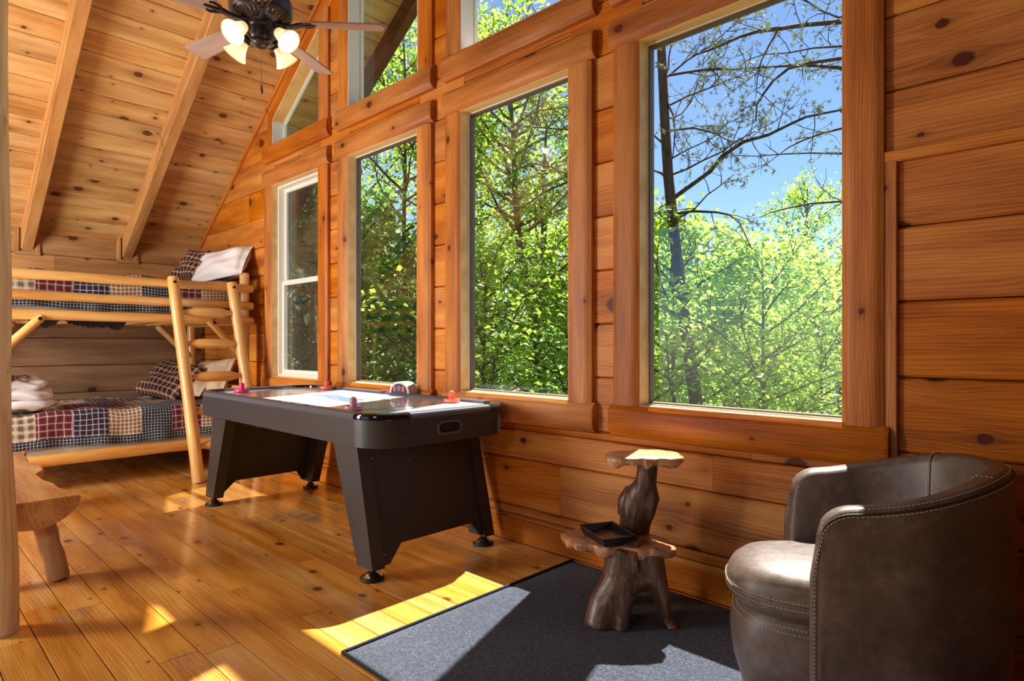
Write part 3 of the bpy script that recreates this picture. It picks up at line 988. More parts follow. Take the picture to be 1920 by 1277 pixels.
for k in range(7):
    a = -1.9 + k*0.55
    p = [(0.02*math.cos(a), 0.02*math.sin(a), 0), (0.05*math.cos(a+0.2), 0.05*math.sin(a+0.2), 0.022), (0.085*math.cos(a), 0.085*math.sin(a), 0.004),
         (0.06*math.cos(a-0.3), 0.06*math.sin(a-0.3), 0.002), (0.02*math.cos(a-0.15), 0.02*math.sin(a-0.15), 0)]
    MB().tube(p, [0.006]*5, 6).build('loop', M['ribbon'], bow, 60)
MB().box(-0.10, 0.03, -0.16, -0.01, -0.004, 0.004).build('lace', M['ribbon'], bow, rot=(0.1, -0.15, 0.3))

# ---- ladder --------------------------------------------------------
ladder = empty('bunk_ladder')
tag(ladder, 'slanted log ladder hooked on the front of the bunk bed', 'ladder')
lf, lt = Vector((-5.665, 1.965, 0.0)), Vector((-6.02, 1.868, 1.80))
rf_, rt = Vector((-5.67, 2.50, 0.0)), Vector((-6.02, 2.385, 1.785))
for a, b in ((lf, lt), (rf_, rt)):
    log_part(ladder, 'upright', a, b, 0.052, 14, 0.08, wob=0.002, seg=8)
    bolt_head(ladder, b + Vector((0.055, 0, -0.05)))
for z in (0.307, 0.60, 0.905, 1.203, 1.488):
    a = lf.lerp(lt, z/1.8) + Vector((0.0, 0.03, 0)); b = rf_.lerp(rt, z/1.785) - Vector((0.0, 0.03, 0))
    L = (b-a).length
    m = MB().tube([(0,0,0),(0.02,0,0),(0.115,0,0),(L-0.115,0,0),(L-0.02,0,0),(L,0,0)], [0.014,0.018,0.046,0.046,0.018,0.014], 14)
    xd = (b-a).normalized()
    m.build('rung', M['log'], ladder, 30, mw=frame(a, xd, Vector((0,0,1)) - xd*xd.z))

M['bench_leg'] = wood('grey_log_leg', srgb(206,164,112), srgb(176,134,88), srgb(120,98,74), 0.5, knot=(0.2,0.08), knot_r=0.008, knot_p=0.5, ring=40, var=0.05, round_log=True)
# ---- slab bench at left ------------------------------------------
bench = empty('slab_bench')
tag(bench, 'live-edge half-log bench in front of the bunk bed at left', 'bench')
nx = 60
x0, x1 = -3.79, -5.62
ek = [(-3.79,.745),(-3.9,.725),(-4.05,.70),(-4.2,.705),(-4.4,.685),(-4.55,.68),(-4.7,.735),(-4.85,.75),(-5.1,.72),(-5.35,.735),(-5.62,.775)]
def edge_y(x):
    for (a, ya), (b, yb_) in zip(ek[:-1], ek[1:]):
        if b <= x <= a:
            s = (a-x)/(a-b); s = s*s*(3-2*s)
            return ya + (yb_-ya)*s
    return ek[-1][1]
ncs = 15
v = []
for i in range(nx+1):
    x = x0 + (x1-x0)*i/nx
    yr = edge_y(x); yl = 0.30 + 0.02*math.sin(x*7)
    yc, hw = (yr+yl)/2, (yr-yl)/2
    zt = 0.43 + 0.004*math.sin(x*9)
    for k in range(ncs):
        a = PI*k/(ncs-1)
        c = math.cos(a)
        z = zt - 0.012 - 0.125*(math.sin(a)**0.9) * (1 + 0.08*math.sin(5*x+3*c))
        v.append((x + (0.012*math.sin(a) if i == 0 else 0), yc + hw*c*(1 - 0.10*math.sin(a)), z))
    v.append((x, yl+0.006, zt)); v.append((x, yr-0.010, zt))
ring_n = ncs + 2
f = []
for i in range(nx):
    for k in range(ncs-1):
        f.append((i*ring_n+k, (i+1)*ring_n+k, (i+1)*ring_n+k+1, i*ring_n+k+1))
    f.append((i*ring_n+ncs-1, (i+1)*ring_n+ncs-1, (i+1)*ring_n+ncs, i*ring_n+ncs))
    f.append((i*ring_n+ncs+1, (i+1)*ring_n+ncs+1, (i+1)*ring_n, i*ring_n))
top_f = [(i*ring_n+ncs, (i+1)*ring_n+ncs, (i+1)*ring_n+ncs+1, i*ring_n+ncs+1) for i in range(nx)]
cap = [tuple(range(ring_n)), tuple(nx*ring_n+k for k in range(ring_n))[::-1]]
def sub_mesh(verts, faces):
    used = sorted({i for q in faces for i in q}); mp = {o_: n_ for n_, o_ in enumerate(used)}
    return MB().add([verts[i] for i in used], [tuple(mp[i] for i in q) for q in faces])
sub_mesh(v, f).build('live_edge', M['bark_edge'], bench, 50)
sub_mesh(v, top_f + cap).build('seat', M['slab'], bench)
for (a, b) in (((-3.95,.60,.34),(-3.845,.665,0)), ((-3.98,.42,.34),(-3.88,.36,0)), ((-5.4,.60,.34),(-5.5,.66,0)), ((-5.4,.42,.34),(-5.5,.37,0))):
    log_part(bench, 'leg', b, a, 0.05, 12, 0.06, mat=M['bench_leg'], wob=0.004)

# ---- air hockey table ----------------------------------------------
M['table_black'] = simple('charcoal_laminate', srgb(48,45,46), 0.42, 0.12, 260, bump=0.1)
M['table_panel'] = simple('black_panel', srgb(40,42,48), 0.40, 0.14, 200, bump=0.1)
M['rim_black'] = simple('black_rim', srgb(82,84,94), 0.30, 0.06, 90)
M['gloss_black'] = simple('gloss_black_corner', srgb(22,24,28), 0.06, 0.05, 40)
M['play_white'] = simple('white_playfield', srgb(226,228,236), 0.14, 0.02, 10, **{'Coat Weight': 0.4, 'Coat Roughness': 0.05})
M['print_blue'] = simple('print_blue', srgb(92,138,176), 0.25, 0.2, 60)
M['print_navy'] = simple('print_navy', srgb(44,70,130), 0.25, 0.1, 60)
M['print_red'] = simple('print_red', srgb(204,90,104), 0.25, 0.05, 60)
M['chrome'] = simple('chrome', srgb(210,208,204), 0.08, 0.02, 20, Metallic=1.0)
M['rubber'] = simple('black_rubber', srgb(20,20,20), 0.6)
M['hole'] = simple('dark_hole', srgb(8,8,10), 0.8)
M['screw'] = simple('screw', srgb(190,190,190), 0.25, 0.05, 20, Metallic=0.9)
M['grey_plastic'] = simple('grey_plastic', srgb(176,178,182), 0.35, 0.04, 40)
M['dark_plastic'] = simple('dark_plastic', srgb(30,32,40), 0.3)
M['red_plastic'] = simple('red_plastic', srgb(178,60,70), 0.3)
M['white_ink'] = simple('white_ink', srgb(206,208,212), 0.4)
M['pink_plastic'] = simple('pink_plastic', srgb(228,52,118), 0.35, 0.03)
M['orange_plastic'] = simple('orange_plastic', srgb(238,104,74), 0.35, 0.03)
M['coral_plastic'] = simple('coral_plastic', srgb(240,124,96), 0.35, 0.03)
M['rose_plastic'] = simple('rose_plastic', srgb(206,140,148), 0.35, 0.03)

TX0, TX1, TY0, TY1 = -4.97, -2.54, 1.69, 2.645
TZ0, TZ1 = 0.680, 0.832
table = empty('air_hockey_table')
tag(table, 'black air hockey table with white playing surface by the windows', 'game table')
RC = 0.20
def rr_pts(ins, n=10):
    """rounded rectangle outline inset by ins; returns list of (x,y) and corner index for each arc"""
    x0, x1, y0, y1 = TX0+ins, TX1-ins, TY0+ins, TY1-ins
    r = max(RC-ins, 0.02)
    out = []
    for c, (cx, cy, a0) in enumerate(((x1-r, y1-r, 0), (x0+r, y1-r, 90), (x0+r, y0+r, 180), (x1-r, y0+r, 270))):
        out.append([(cx + r*math.cos(math.radians(a0+90*k/n)), cy + r*math.sin(math.radians(a0+90*k/n))) for k in range(n+1)])
    return out
def strip(name, outer, inner, z0, z1, mat, parent=table, smooth=40):
    n = len(outer)
    v = [(*p, z0) for p in outer] + [(*p, z1) for p in outer] + [(*p, z0) for p in inner] + [(*p, z1) for p in inner]
    f = []
    for i in range(n-1):
        f += [(i, i+1, n+i+1, n+i), (2*n+i+1, 2*n+i, 3*n+i, 3*n+i+1), (n+i, n+i+1, 3*n+i+1, 3*n+i), (i+1, i, 2*n+i, 2*n+i+1)]
    f += [(0, n, 3*n, 2*n), (n-1, 3*n-1, 4*n-1, 2*n-1)]
    return MB().add(v, f).build(name, mat, parent, smooth)
O, I = rr_pts(0.0), rr_pts(0.022)
for c in range(4):
    strip('apron_corner', O[c], I[c], TZ0, TZ1, M['table_black'])
    nxt = (c+1) % 4
    e = 0.0015
    strip('apron_end' if c in (1, 3) else 'apron_side', [O[c][-1], O[nxt][0]], [I[c][-1], I[nxt][0]], TZ0, TZ1, M['table_black'])
# rim on top: straight rails matt, corner caps glossy; rounded section
def rim(name, pts_fn, mat):
    prof = [(-0.006, TZ1-0.012), (-0.008, TZ1+0.004), (-0.002, TZ1+0.016), (0.012, TZ1+0.022), (0.045, TZ1+0.022), (0.056, TZ1+0.018), (0.060, TZ1+0.006), (0.060, TZ1-0.02)]
    rows = [pts_fn(o) for o, z in prof]
    n = len(rows[0])
    v = [(*p, prof[k][1]) for k, rw in enumerate(rows) for p in rw]
    f = []
    for k in range(len(prof)-1):
        for i in range(n-1):
            f.append((k*n+i, k*n+i+1, (k+1)*n+i+1, (k+1)*n+i))
    f.append(tuple(k*n for k in range(len(prof)))); f.append(tuple(k*n+n-1 for k in range(len(prof)))[::-1])
    return MB().add(v, f).build(name, mat, table, 35)
for c in range(4):
    nxt = (c+1) % 4
    rim('corner_cap', lambda o, c=c: rr_pts(o)[c], M['gloss_black'])
    rim('rim_rail', lambda o, c=c, nxt=nxt: [rr_pts(o)[c][-1], rr_pts(o)[nxt][0]], M['rim_black'])
ip = [p for c in rr_pts(0.05) for p in c]
PZ = TZ1 + 0.004
m = MB()
n = len(ip)
m.add([(*p, PZ) for p in ip] + [(*p, TZ0+0.01) for p in ip], [tuple(range(n)), tuple(range(n, 2*n))[::-1]] + [(i, n+i, n+(i+1)%n, (i+1)%n) for i in range(n)])
m.build('playfield', M['play_white'], table)
# print on the playfield: swooshing strokes and lines
def stroke(pts, widths, mat, name='print', z=PZ+0.0008):
    v, f = [], []
    for i, p in enumerate(pts):
        q = Vector(pts[min(i+1, len(pts)-1)]) - Vector(pts[max(i-1, 0)])
        nrm = Vector((-q.y, q.x)).normalized()
        v += [(p[0]+nrm.x*widths[i], p[1]+nrm.y*widths[i], z), (p[0]-nrm.x*widths[i], p[1]-nrm.y*widths[i], z)]
    for i in range(len(pts)-1):
        f.append((2*i, 2*i+1, 2*i+3, 2*i+2))
    return MB().add(v, f).build(name, mat, table)
cxm, cym = (TX0+TX1)/2, (TY0+TY1)/2
arc = [(cxm + 0.02 + 0.62*(t_-0.5)*1.6, cym - 0.02 + 0.13*math.sin(t_*3.0)*math.cos(t_*2.2)) for t_ in [i/20 for i in range(21)]]
stroke(arc, [0.006 + 0.034*math.sin(PI*i/20)**1.5 for i in range(21)], M['print_blue'])
arc2 = [(p[0]+0.05, p[1]-0.065+0.02*math.sin(i*.5)) for i, p in enumerate(arc)]
stroke(arc2[4:], [0.003 + 0.014*math.sin(PI*i/16) for i in range(17)], M['print_blue'])
stroke([(p[0]-.3, p[1]+.12) for p in arc[3:15]], [0.002+0.008*math.sin(PI*i/11) for i in range(12)], M['print_blue'])
stroke([(p[0]+.28, p[1]+.14) for p in arc[8:18]], [0.002+0.010*math.sin(PI*i/9) for i in range(10)], M['print_blue'])
stroke([(cxm+0.10, cym+0.03), (cxm+0.2, cym+0.055), (cxm+0.3, cym+0.045)], [0.004, 0.016, 0.004], M['print_red'])
for xg in (TX0+0.42, TX1-0.42):
    stroke([(xg, TY0+0.06), (xg, TY1-0.06)], [0.006, 0.006], M['print_blue'])
stroke([(TX0+0.10, TY0+0.3), (TX0+0.10, TY1-0.3)], [0.035, 0.035], M['print_navy'])
stroke([(TX1-0.10, TY0+0.3), (TX1-0.10, TY1-0.3)], [0.02, 0.02], M['print_navy'])
# small lettering flecks on the side rail
for k in range(9):
    x = -3.62 + 0.055*k
    MB().box(x, x+0.036, TY0+0.016, TY0+0.028, TZ1+0.0215, TZ1+0.0228).build('rail_lettering', M['white_ink'] if k % 3 else M['rubber'], table)
# goals at both ends: oval frame + hole
def oval(ry, rz, n=8, sq=0.0):
    out = []
    for c, (sy, sz, a0) in enumerate(((1,1,0),(-1,1,90),(-1,-1,180),(1,-1,270))):
        for k in range(n+1):
            an = math.radians(a0 + 90*k/n)
            out.append((sy*(ry-rz) + rz*math.cos(an), rz*math.sin(an)))
    return out
for xe, s in ((TX1, 1), (TX0, -1)):
    gy, gz = 2.145, 0.757
    o1, o2 = oval(0.088, 0.037), oval(0.074, 0.026)
    n = len(o1)
    v = [(xe+s*0.001, gy+p[0], gz+p[1]) for p in o1] + [(xe+s*0.008, gy+p[0]*.97, gz+p[1]*.95) for p in o1] + \
        [(xe+s*0.008, gy+p[0], gz+p[1]) for p in o2] + [(xe+s*0.002, gy+p[0], gz+p[1]) for p in o2]
    f = []
    for k in range(3):
        f += [(k*n+i, k*n+(i+1)%n, (k+1)*n+(i+1)%n, (k+1)*n+i) for i in range(n)]
    g = MB().add(v, f).build('goal_frame', M['rim_black'], table, 40)
    MB().add([(xe+s*0.0025, gy+p[0], gz+p[1]) for p in o2], [tuple(range(n)) if s > 0 else tuple(range(n))[::-1]]).build('goal_slot', M['hole'], g)
    for dy in (-0.081, 0.081):
        MB().lathe([(0.004,0),(0.004,0.002),(0,0.003)], 8, mat=Matrix.Translation((xe+s*0.008, gy+dy, gz)) @ Euler((0, s*PI/2, 0)).to_matrix().to_4x4()).build('screw', M['screw'], g)
    for dy, dz in ((-0.30,-0.03),(-0.25,0.05),(0.22,0.05),(0.26,-0.01)):
        MB().lathe([(0.003,0),(0.003,0.002),(0,0.003)], 8, mat=Matrix.Translation((xe, gy+dy, gz+dz)) @ Euler((0, s*PI/2, 0)).to_matrix().to_4x4()).build('screw', M['screw'], table)
# legs (slanted planks), end panels, feet
def leg(xt0, xt1, xb0, xb1, y0, y1, zt, zb):
    v = [(xb0,y0,zb),(xb1,y0,zb),(xb1,y1,zb),(xb0,y1,zb),(xt0,y0,zt),(xt1,y0,zt),(xt1,y1,zt),(xt0,y1,zt)]
    return MB().add(v, [(0,3,2,1),(4,5,6,7),(0,1,5,4),(1,2,6,5),(2,3,7,6),(3,0,4,7)]).build('leg', M['table_black'], table)
def foot(x, y):
    ft = MB().lathe([(0.030,0.014),(0.052,0.014),(0.054,0.020),(0.040,0.028),(0.018,0.044),(0.012,0.052),(0.012,0.075)], 20, (x, y, 0)).build('foot', M['chrome'], table, 40)
    MB().lathe([(0.058,0.0),(0.062,0.006),(0.060,0.016),(0.050,0.018)], 20, (x, y, 0)).build('rubber_ring', M['rubber'], ft, 40)
for s, xm in ((1, TX1), (-1, TX0)):
    def X(d): return xm - s*d
    ya, yb_ = 1.735, 2.585
    for y0, y1 in ((ya, ya+0.075), (yb_-0.075, yb_)):
        xs4 = sorted((X(0.49), X(0.25))); xb4 = sorted((X(0.245), X(0.105)))
        leg(xs4[0], xs4[1], xb4[0], xb4[1], y0, y1, TZ0+0.002, 0.062)
        foot(X(0.165), (y0+y1)/2)
    def px_(z): return X(0.262 - 0.145*(0.66-z)/0.60)      # panel leans with the outer leg edge
    poly = [(ya+0.07, 0.655), (yb_-0.07, 0.655), (yb_-0.07, 0.075), (yb_-0.10, 0.075), (yb_-0.155, 0.155), (ya+0.20, 0.155), (ya+0.115, 0.070), (ya+0.07, 0.070)]
    n = len(poly)
    v = [(px_(z), y, z) for y, z in poly] + [(px_(z)-s*0.02, y, z) for y, z in poly]
    f = [tuple(range(n)) if s > 0 else tuple(range(n))[::-1], tuple(range(n, 2*n))[::-1] if s > 0 else tuple(range(n, 2*n))]
    f += [((i+1)%n, i, n+i, n+(i+1)%n) for i in range(n)]
    pn = MB().add(v, f).build('end_panel', M['table_panel'], table)
    for y, z in ((ya+0.09, 0.60), (ya+0.09, 0.12), (yb_-0.09, 0.60), (yb_-0.09, 0.14), ((ya+yb_)/2-0.1, 0.56)):
        MB().lathe([(0.004,0),(0.004,0.001),(0,0.002)], 8, mat=Matrix.Translation((px_(z)+s*0.0005, y, z)) @ Euler((0, s*PI/2, 0)).to_matrix().to_4x4()).build('screw', M['screw'], pn)
        MB().lathe([(0.006,0),(0.006,0.001),(0,0.002)], 8, mat=Matrix.Translation((px_(z)-s*0.0205, y, z)) @ Euler((0, -s*PI/2, 0)).to_matrix().to_4x4()).build('screw', M['screw'], pn)
# black drawer-like motor box under the top
MB().box(-3.0, -2.74, 2.30, 2.52, 0.655, 0.684).build('blower_box', M['table_panel'], table)
# scoreboard arch on the far rail
sx, sy, sz = -3.60, 2.615, TZ1+0.022
def arch(w, h, n=14): return [(w*math.cos(PI*k/n), h*math.sin(PI*k/n)**0.9) for k in range(n+1)]
a0 = arch(0.115, 0.082)
m = MB().prism([(sx+p[0], sz+p[1]) for p in a0], sy-0.035, sy+0.045, 'y')
sb = m.build('scoreboard', M['grey_plastic'], table, 30)
MB().prism([(sx+p[0]*.82, sz+p[1]*.80) for p in a0], sy-0.0375, sy-0.034, 'y').build('score_face', M['dark_plastic'], sb)
for d in (-1, 1):
    MB().prism([(sx+d*0.05+q[0]*.018, sz+0.030+q[1]*.022) for q in [(math.cos(2*PI*k/12), math.sin(2*PI*k/12)) for k in range(12)]], sy-0.0395, sy-0.037, 'y').build('score_button', M['red_plastic'], sb)
def seg_digit(cx, cz, w, h, segs):
    m = MB(); t_ = 0.0022
    S = {'a': (cx-w, cx+w, cz+h), 'g': (cx-w, cx+w, cz), 'd': (cx-w, cx+w, cz-h)}
    for k_ in segs:
        if k_ in S: x0_, x1_, z_ = S[k_]; m.box(x0_, x1_, sy-0.0405, sy-0.0375, z_-t_/2, z_+t_/2)
        else:
            xx_ = cx + (w if k_ in 'bc' else -w); za, zb_ = (cz, cz+h) if k_ in 'bf' else (cz-h, cz)
            m.box(xx_-t_/2, xx_+t_/2, sy-0.0405, sy-0.0375, za, zb_)
    m.build('score_digit', M['white_ink'], sb)
seg_digit(sx-0.011, sz+0.034, 0.006, 0.013, 'abgcd'); seg_digit(sx+0.011, sz+0.034, 0.006, 0.013, 'abged')

def mallet(loc, mat, mat2, label):
    e = empty('mallet', loc)
    tag(e, label, 'mallet', 'air hockey mallets')
    b = MB().lathe([(0.046,0.0),(0.052,0.004),(0.052,0.020),(0.049,0.025),(0.044,0.024),(0.040,0.014),(0.020,0.013),(0,0.013)], 28).build('base', mat2, e, 40)
    MB().lathe([(0.022,0.012),(0.019,0.02),(0.019,0.040),(0.0205,0.048),(0.019,0.060),(0.013,0.069),(0.006,0.0725),(0,0.073)], 20).build('knob', mat, e, 60)
    return e
mallet((-4.70, 1.935, PZ+0.0016), M['pink_plastic'], M['pink_plastic'], 'bright pink mallet at the bunk end of the table')
mallet((-4.52, 2.535, PZ+0.0016), M['orange_plastic'], M['coral_plastic'], 'orange mallet at the far corner of the table near the wall')
mallet((-2.985, 1.835, PZ+0.0016), M['rose_plastic'], M['rose_plastic'], 'dull rose mallet at the near left corner of the table')
mallet((-2.94, 2.50, PZ+0.0016), M['orange_plastic'], M['coral_plastic'], 'orange mallet above the goal slot at the near end')
# spare puck on the far rail
pk = MB().lathe([(0.030,0),(0.032,0.002),(0.032,0.006),(0.030,0.008),(0,0.008)], 20, (-3.82, 2.615, TZ1+0.0225)).build('puck', M['red_plastic'], None, 40)
tag(pk, 'red puck on the table rail beside the scoreboard', 'puck')

# ---- rug -----------------------------------------------------------
t = NT('charcoal_rug')
co = t.n('TexCoord').outputs['Object']
n1 = t.noise(co, 300, 3, 0.7); n2 = t.noise(co, 110, 3, 0.6); n3 = t.noise(co, 3, 2)
c = t.ramp(t.m('ADD', t.m('MULTIPLY', n1, 0.55), t.m('MULTIPLY', n2, 0.45)), [(0.36, srgb(22,27,40)), (0.5, srgb(54,63,86)), (0.64, srgb(122,130,148))])
c = t.mix(1.0, c, t.comb(*[t.m('MULTIPLY_ADD', n3, 0.25, 0.87)]*3), 'MULTIPLY')
M['rug'] = t.done(t.bsdf(c, 1.0, t.bump(t.m('ADD', n1, t.m('MULTIPLY', n2, 0.8)), 0.9, 0.012), **{'Sheen Weight': 0.25, 'Specular IOR Level': 0.1}))
gx, gy = 60, 40
RX0, RX1, RY0, RY1 = -2.135, 0.75, 1.265, 2.69
v = []
hr = np.random.RandomState(2)
for i in range(gx+1):
    for j in range(gy+1):
        x = RX0 + (RX1-RX0)*i/gx; y = RY0 + (RY1-RY0)*j/gy
        z = 0.013 + hr.uniform(-0.0012, 0.0012)
        if i in (0, gx) or j in (0, gy): z = 0.002
        v.append((x, y, z))
rug = MB().add(v, grid_faces(gx+1, gy+1)).build('rug', M['rug'], None, 180)
tag(rug, 'dark charcoal blue rug under the side table and armchair', 'rug')
bd = MB().tube([(RX0, RY0, 0.008), (RX0, RY1, 0.008)], 0.007, 8); bd.tube([(RX0, RY0, 0.008), (RX1, RY0, 0.008)], 0.007, 8)
M['rug_edge'] = fabric('rug_edge', srgb(40,42,48), 1.0, 300, 0.5)
bd.build('edge_binding', M['rug_edge'], rug, 60)

# ---- root-wood side table -------------------------------------------
def organic_mat(name, a, b, c, rough=0.4, sc=9):
    t = NT(name)
    co = t.n('TexCoord').outputs['Object']
    x, y, z = t.sep(co)[0:3]
    n1 = t.noise(t.comb(t.m('MULTIPLY', x, 3.0), t.m('MULTIPLY', y, 3.0), t.m('MULTIPLY', z, 0.9)), sc, 4, 0.6, 1.2)
    n2 = t.noise(co, 60, 3, 0.6)
    col = t.ramp(t.m('ADD', t.m('MULTIPLY', n1, 0.8), t.m('MULTIPLY', n2, 0.2)), [(0.3, c), (0.5, b), (0.72, a)])
    return t.done(t.bsdf(col, rough, t.bump(t.m('ADD', n1, t.m('MULTIPLY', n2, 0.3)), 0.5, 0.012), **{'Coat Weight': 0.3, 'Coat Roughness': 0.25}))
M['root'] = organic_mat('root_wood', srgb(150,104,72), srgb(100,66,46), srgb(48,32,26), 0.38)
M['root_dark'] = organic_mat('root_wood_dark', srgb(118,76,50), srgb(78,48,34), srgb(36,24,20), 0.45)
M['root_slab'] = organic_mat('root_slab', srgb(222,170,122), srgb(186,130,90), srgb(110,68,46), 0.30, 5)
M['root_slab_pale'] = organic_mat('root_slab_pale', srgb(226,184,134), srgb(204,154,104), srgb(156,104,64), 0.32, 5)

def fuse(mb, name, mat, parent, voxel, disp=0.006, seed=0, smooth_it=4, freq=22):
    me = make_mesh('tmp', mb.v, mb.f)
    o = bpy.data.objects.new('tmp', me); COL.objects.link(o)
    md = o.modifiers.new('r', 'REMESH'); md.mode = 'VOXEL'; md.voxel_size = voxel
    ms = o.modifiers.new('s', 'SMOOTH'); ms.factor = 0.5; ms.iterations = smooth_it
    dg = bpy.context.evaluated_depsgraph_get()
    me2 = bpy.data.meshes.new_from_object(o.evaluated_get(dg))
    bpy.data.objects.remove(o); bpy.data.meshes.remove(me)
    nv = len(me2.vertices)
    co = np.empty(nv*3, np.float32); me2.vertices.foreach_get('co', co); co = co.reshape(-1, 3)
    no = np.empty(nv*3, np.float32); me2.vertices.foreach_get('normal', no); no = no.reshape(-1, 3)
    r_ = np.random.RandomState(seed)
    d = np.zeros(nv)
    for k in range(10):
        kv = r_.normal(0, 1, 3)*freq*(0.5 + k*0.16); kv[2] *= 0.4
        d += np.sin(co @ kv + r_.uniform(0, 6))/(1+k*0.35)
    co = co + no*(d*disp/2.2)[:, None]
    co[:, 2] = np.maximum(co[:, 2], 0.0) if co[:, 2].min() < 0.05 else co[:, 2]
    me2.vertices.foreach_set('co', co.astype(np.float32).ravel())
    me2.polygons.foreach_set('use_smooth', [True]*len(me2.polygons))
    me2.materials.clear(); me2.materials.append(mat); me2.update(); me2.name = name
    return obj(name, me2, parent)

st = empty('root_side_table', (-1.505, 2.305, 0.016))
tag(st, 'two-tier tree-root side table between the hockey table and armchair', 'side table')
m = MB()
def W(x, y, z): return (x+1.49, y-2.32, z)
m.tube([W(-1.535,2.165,-0.02), W(-1.525,2.19,0.07), W(-1.50,2.25,0.17), W(-1.49,2.28,0.30)], [0.072,0.070,0.080,0.088], 14)
m.tube([W(-1.445,2.18,-0.02), W(-1.46,2.20,0.06), W(-1.47,2.25,0.17)], [0.030,0.038,0.06], 12)
m.tube([W(-1.30,2.345,-0.02), W(-1.328,2.345,0.02), W(-1.345,2.34,0.09), W(-1.37,2.33,0.17), W(-1.40,2.32,0.30)], [0.030,0.028,0.036,0.050,0.062], 12)
m.tube([W(-1.60,2.45,-0.02), W(-1.585,2.42,0.10), W(-1.53,2.37,0.28)], [0.045,0.05,0.08], 12)
m.tube([W(-1.52,2.27,0.17), W(-1.47,2.29,0.19), W(-1.38,2.33,0.20)], [0.07,0.085,0.06], 12)
m.tube([W(-1.52,2.28,0.26), W(-1.42,2.31,0.27)], [0.09,0.085], 12)
base_o = fuse(m, 'root_base', M['root'], st, 0.0075, 0.006, 1, 5, 24)
def slab(name, outline_fn, z0, z1, mat, parent, n=72, seed=0):
    """irregular slab with eroded live edge"""
    r_ = random.Random(seed)
    v = []
    prof = [(0.90, z0), (0.975, z0+(z1-z0)*0.10), (1.0, z0+(z1-z0)*0.5), (1.005, z1-(z1-z0)*0.2), (0.985, z1-0.002), (0.96, z1), (0.5, z1+0.001)]
    for k in range(n):
        a = 2*PI*k/n
        x, y = outline_fn(a)
        ir = 1 + 0.018*math.sin(17*a+seed) + 0.012*math.sin(23*a+2*seed) + 0.010*math.sin(31*a)
        x, y = x*ir, y*ir
        for j, (s, z) in enumerate(prof):
            wv = 0.008*math.sin(7*a+seed) + 0.006*math.sin(13*a+2*seed) if j < 3 else 0.002*math.sin(9*a+seed)
            s2 = s*(1 + (0.02*math.sin(11*a+seed*2) if j in (1, 2) else 0))
            v.append((x*s2, y*s2, z + (wv if j < 3 else wv*0.5)))
    f = grid_faces(n, len(prof), True)
    nv = len(prof)
    f.append(tuple(k*nv for k in range(n))[::-1]); f.append(tuple(k*nv+nv-1 for k in range(n)))
    f = [tuple(q) for q in f]
    o = MB().add(v, f).build(name, mat, parent, 50)
    return o
def low_outline(a):
    # long axis runs from front-left tip to the right; wavy
    r = 0.205 + 0.045*math.cos(2*(a-R(205))) + 0.018*math.sin(3*a+0.6) + 0.012*math.sin(5*a+1.1) + 0.008*math.sin(9*a)
    return (-0.075 + r*math.cos(a)*0.98, -0.01 + r*math.sin(a)*0.86)
ls = slab('lower_shelf', low_outline, 0.285, 0.326, M['root_slab'], st, seed=2)
def up_outline(a):
    r = 0.145 + 0.03*math.cos(2*(a-R(50))) + 0.010*math.sin(3*a+1.6) + 0.006*math.sin(6*a+0.3)
    return (r*math.cos(a), r*math.sin(a))
us = slab('upper_shelf', up_outline, 0.0, 0.036, M['root_slab_pale'], st, seed=5)
us.location = (0.005, 0.10, 0.655)
m = MB()
m.tube([W(-1.545,2.44,0.30), W(-1.548,2.44,0.36), W(-1.535,2.44,0.43), W(-1.51,2.435,0.50), W(-1.475,2.425,0.56), W(-1.465,2.42,0.62), W(-1.465,2.42,0.675)], [0.062,0.074,0.080,0.070,0.050,0.043,0.042], 14)
m.tube([W(-1.585,2.41,0.40), W(-1.58,2.41,0.47), W(-1.56,2.415,0.53)], [0.035,0.04,0.018], 10)
m.tube([W(-1.46,2.43,0.40), W(-1.45,2.43,0.50), W(-1.445,2.425,0.58)], [0.02,0.04,0.016], 10)
fuse(m, 'trunk', M['root_dark'], st, 0.006, 0.007, 4, 3, 30)

# tray on the lower shelf
M['tray_black'] = simple('black_tray', srgb(26,28,34), 0.28, 0.05, 40)
M['tray_base'] = simple('brown_tray_base', srgb(92,66,52), 0.2, 0.25, 14)
tray = empty('tray', (-1.59, 2.252, 0.3455), math.radians(-27))
tag(tray, 'shallow black rectangular tray on the lower shelf of the side table', 'tray')
def rect_ring(w, d, z): return [(-w,-d,z),(w,-d,z),(w,d,z),(-w,d,z)]
w_, d_ = 0.112, 0.082
rings = [rect_ring(w_-.008,d_-.008,0), rect_ring(w_,d_,0.030), rect_ring(w_+.006,d_+.006,0.033), rect_ring(w_+.005,d_+.005,0.036), rect_ring(w_-.005,d_-.005,0.034), rect_ring(w_-.012,d_-.012,0.006)]
v = [p for r_ in rings for p in r_]
f = [(k*4+i, k*4+(i+1)%4, (k+1)*4+(i+1)%4, (k+1)*4+i) for k in range(len(rings)-1) for i in range(4)] + [(3,2,1,0), (20,21,22,23)]
tb_ = MB().add(v, f).build('rim', M['tray_black'], tray)
bv = tb_.modifiers.new('b', 'BEVEL'); bv.width = 0.002; bv.segments = 2
MB().box(-w_+.022, w_-.022, -d_+.022, d_-.022, 0.0062, 0.0075).build('liner', M['tray_base'], tray)

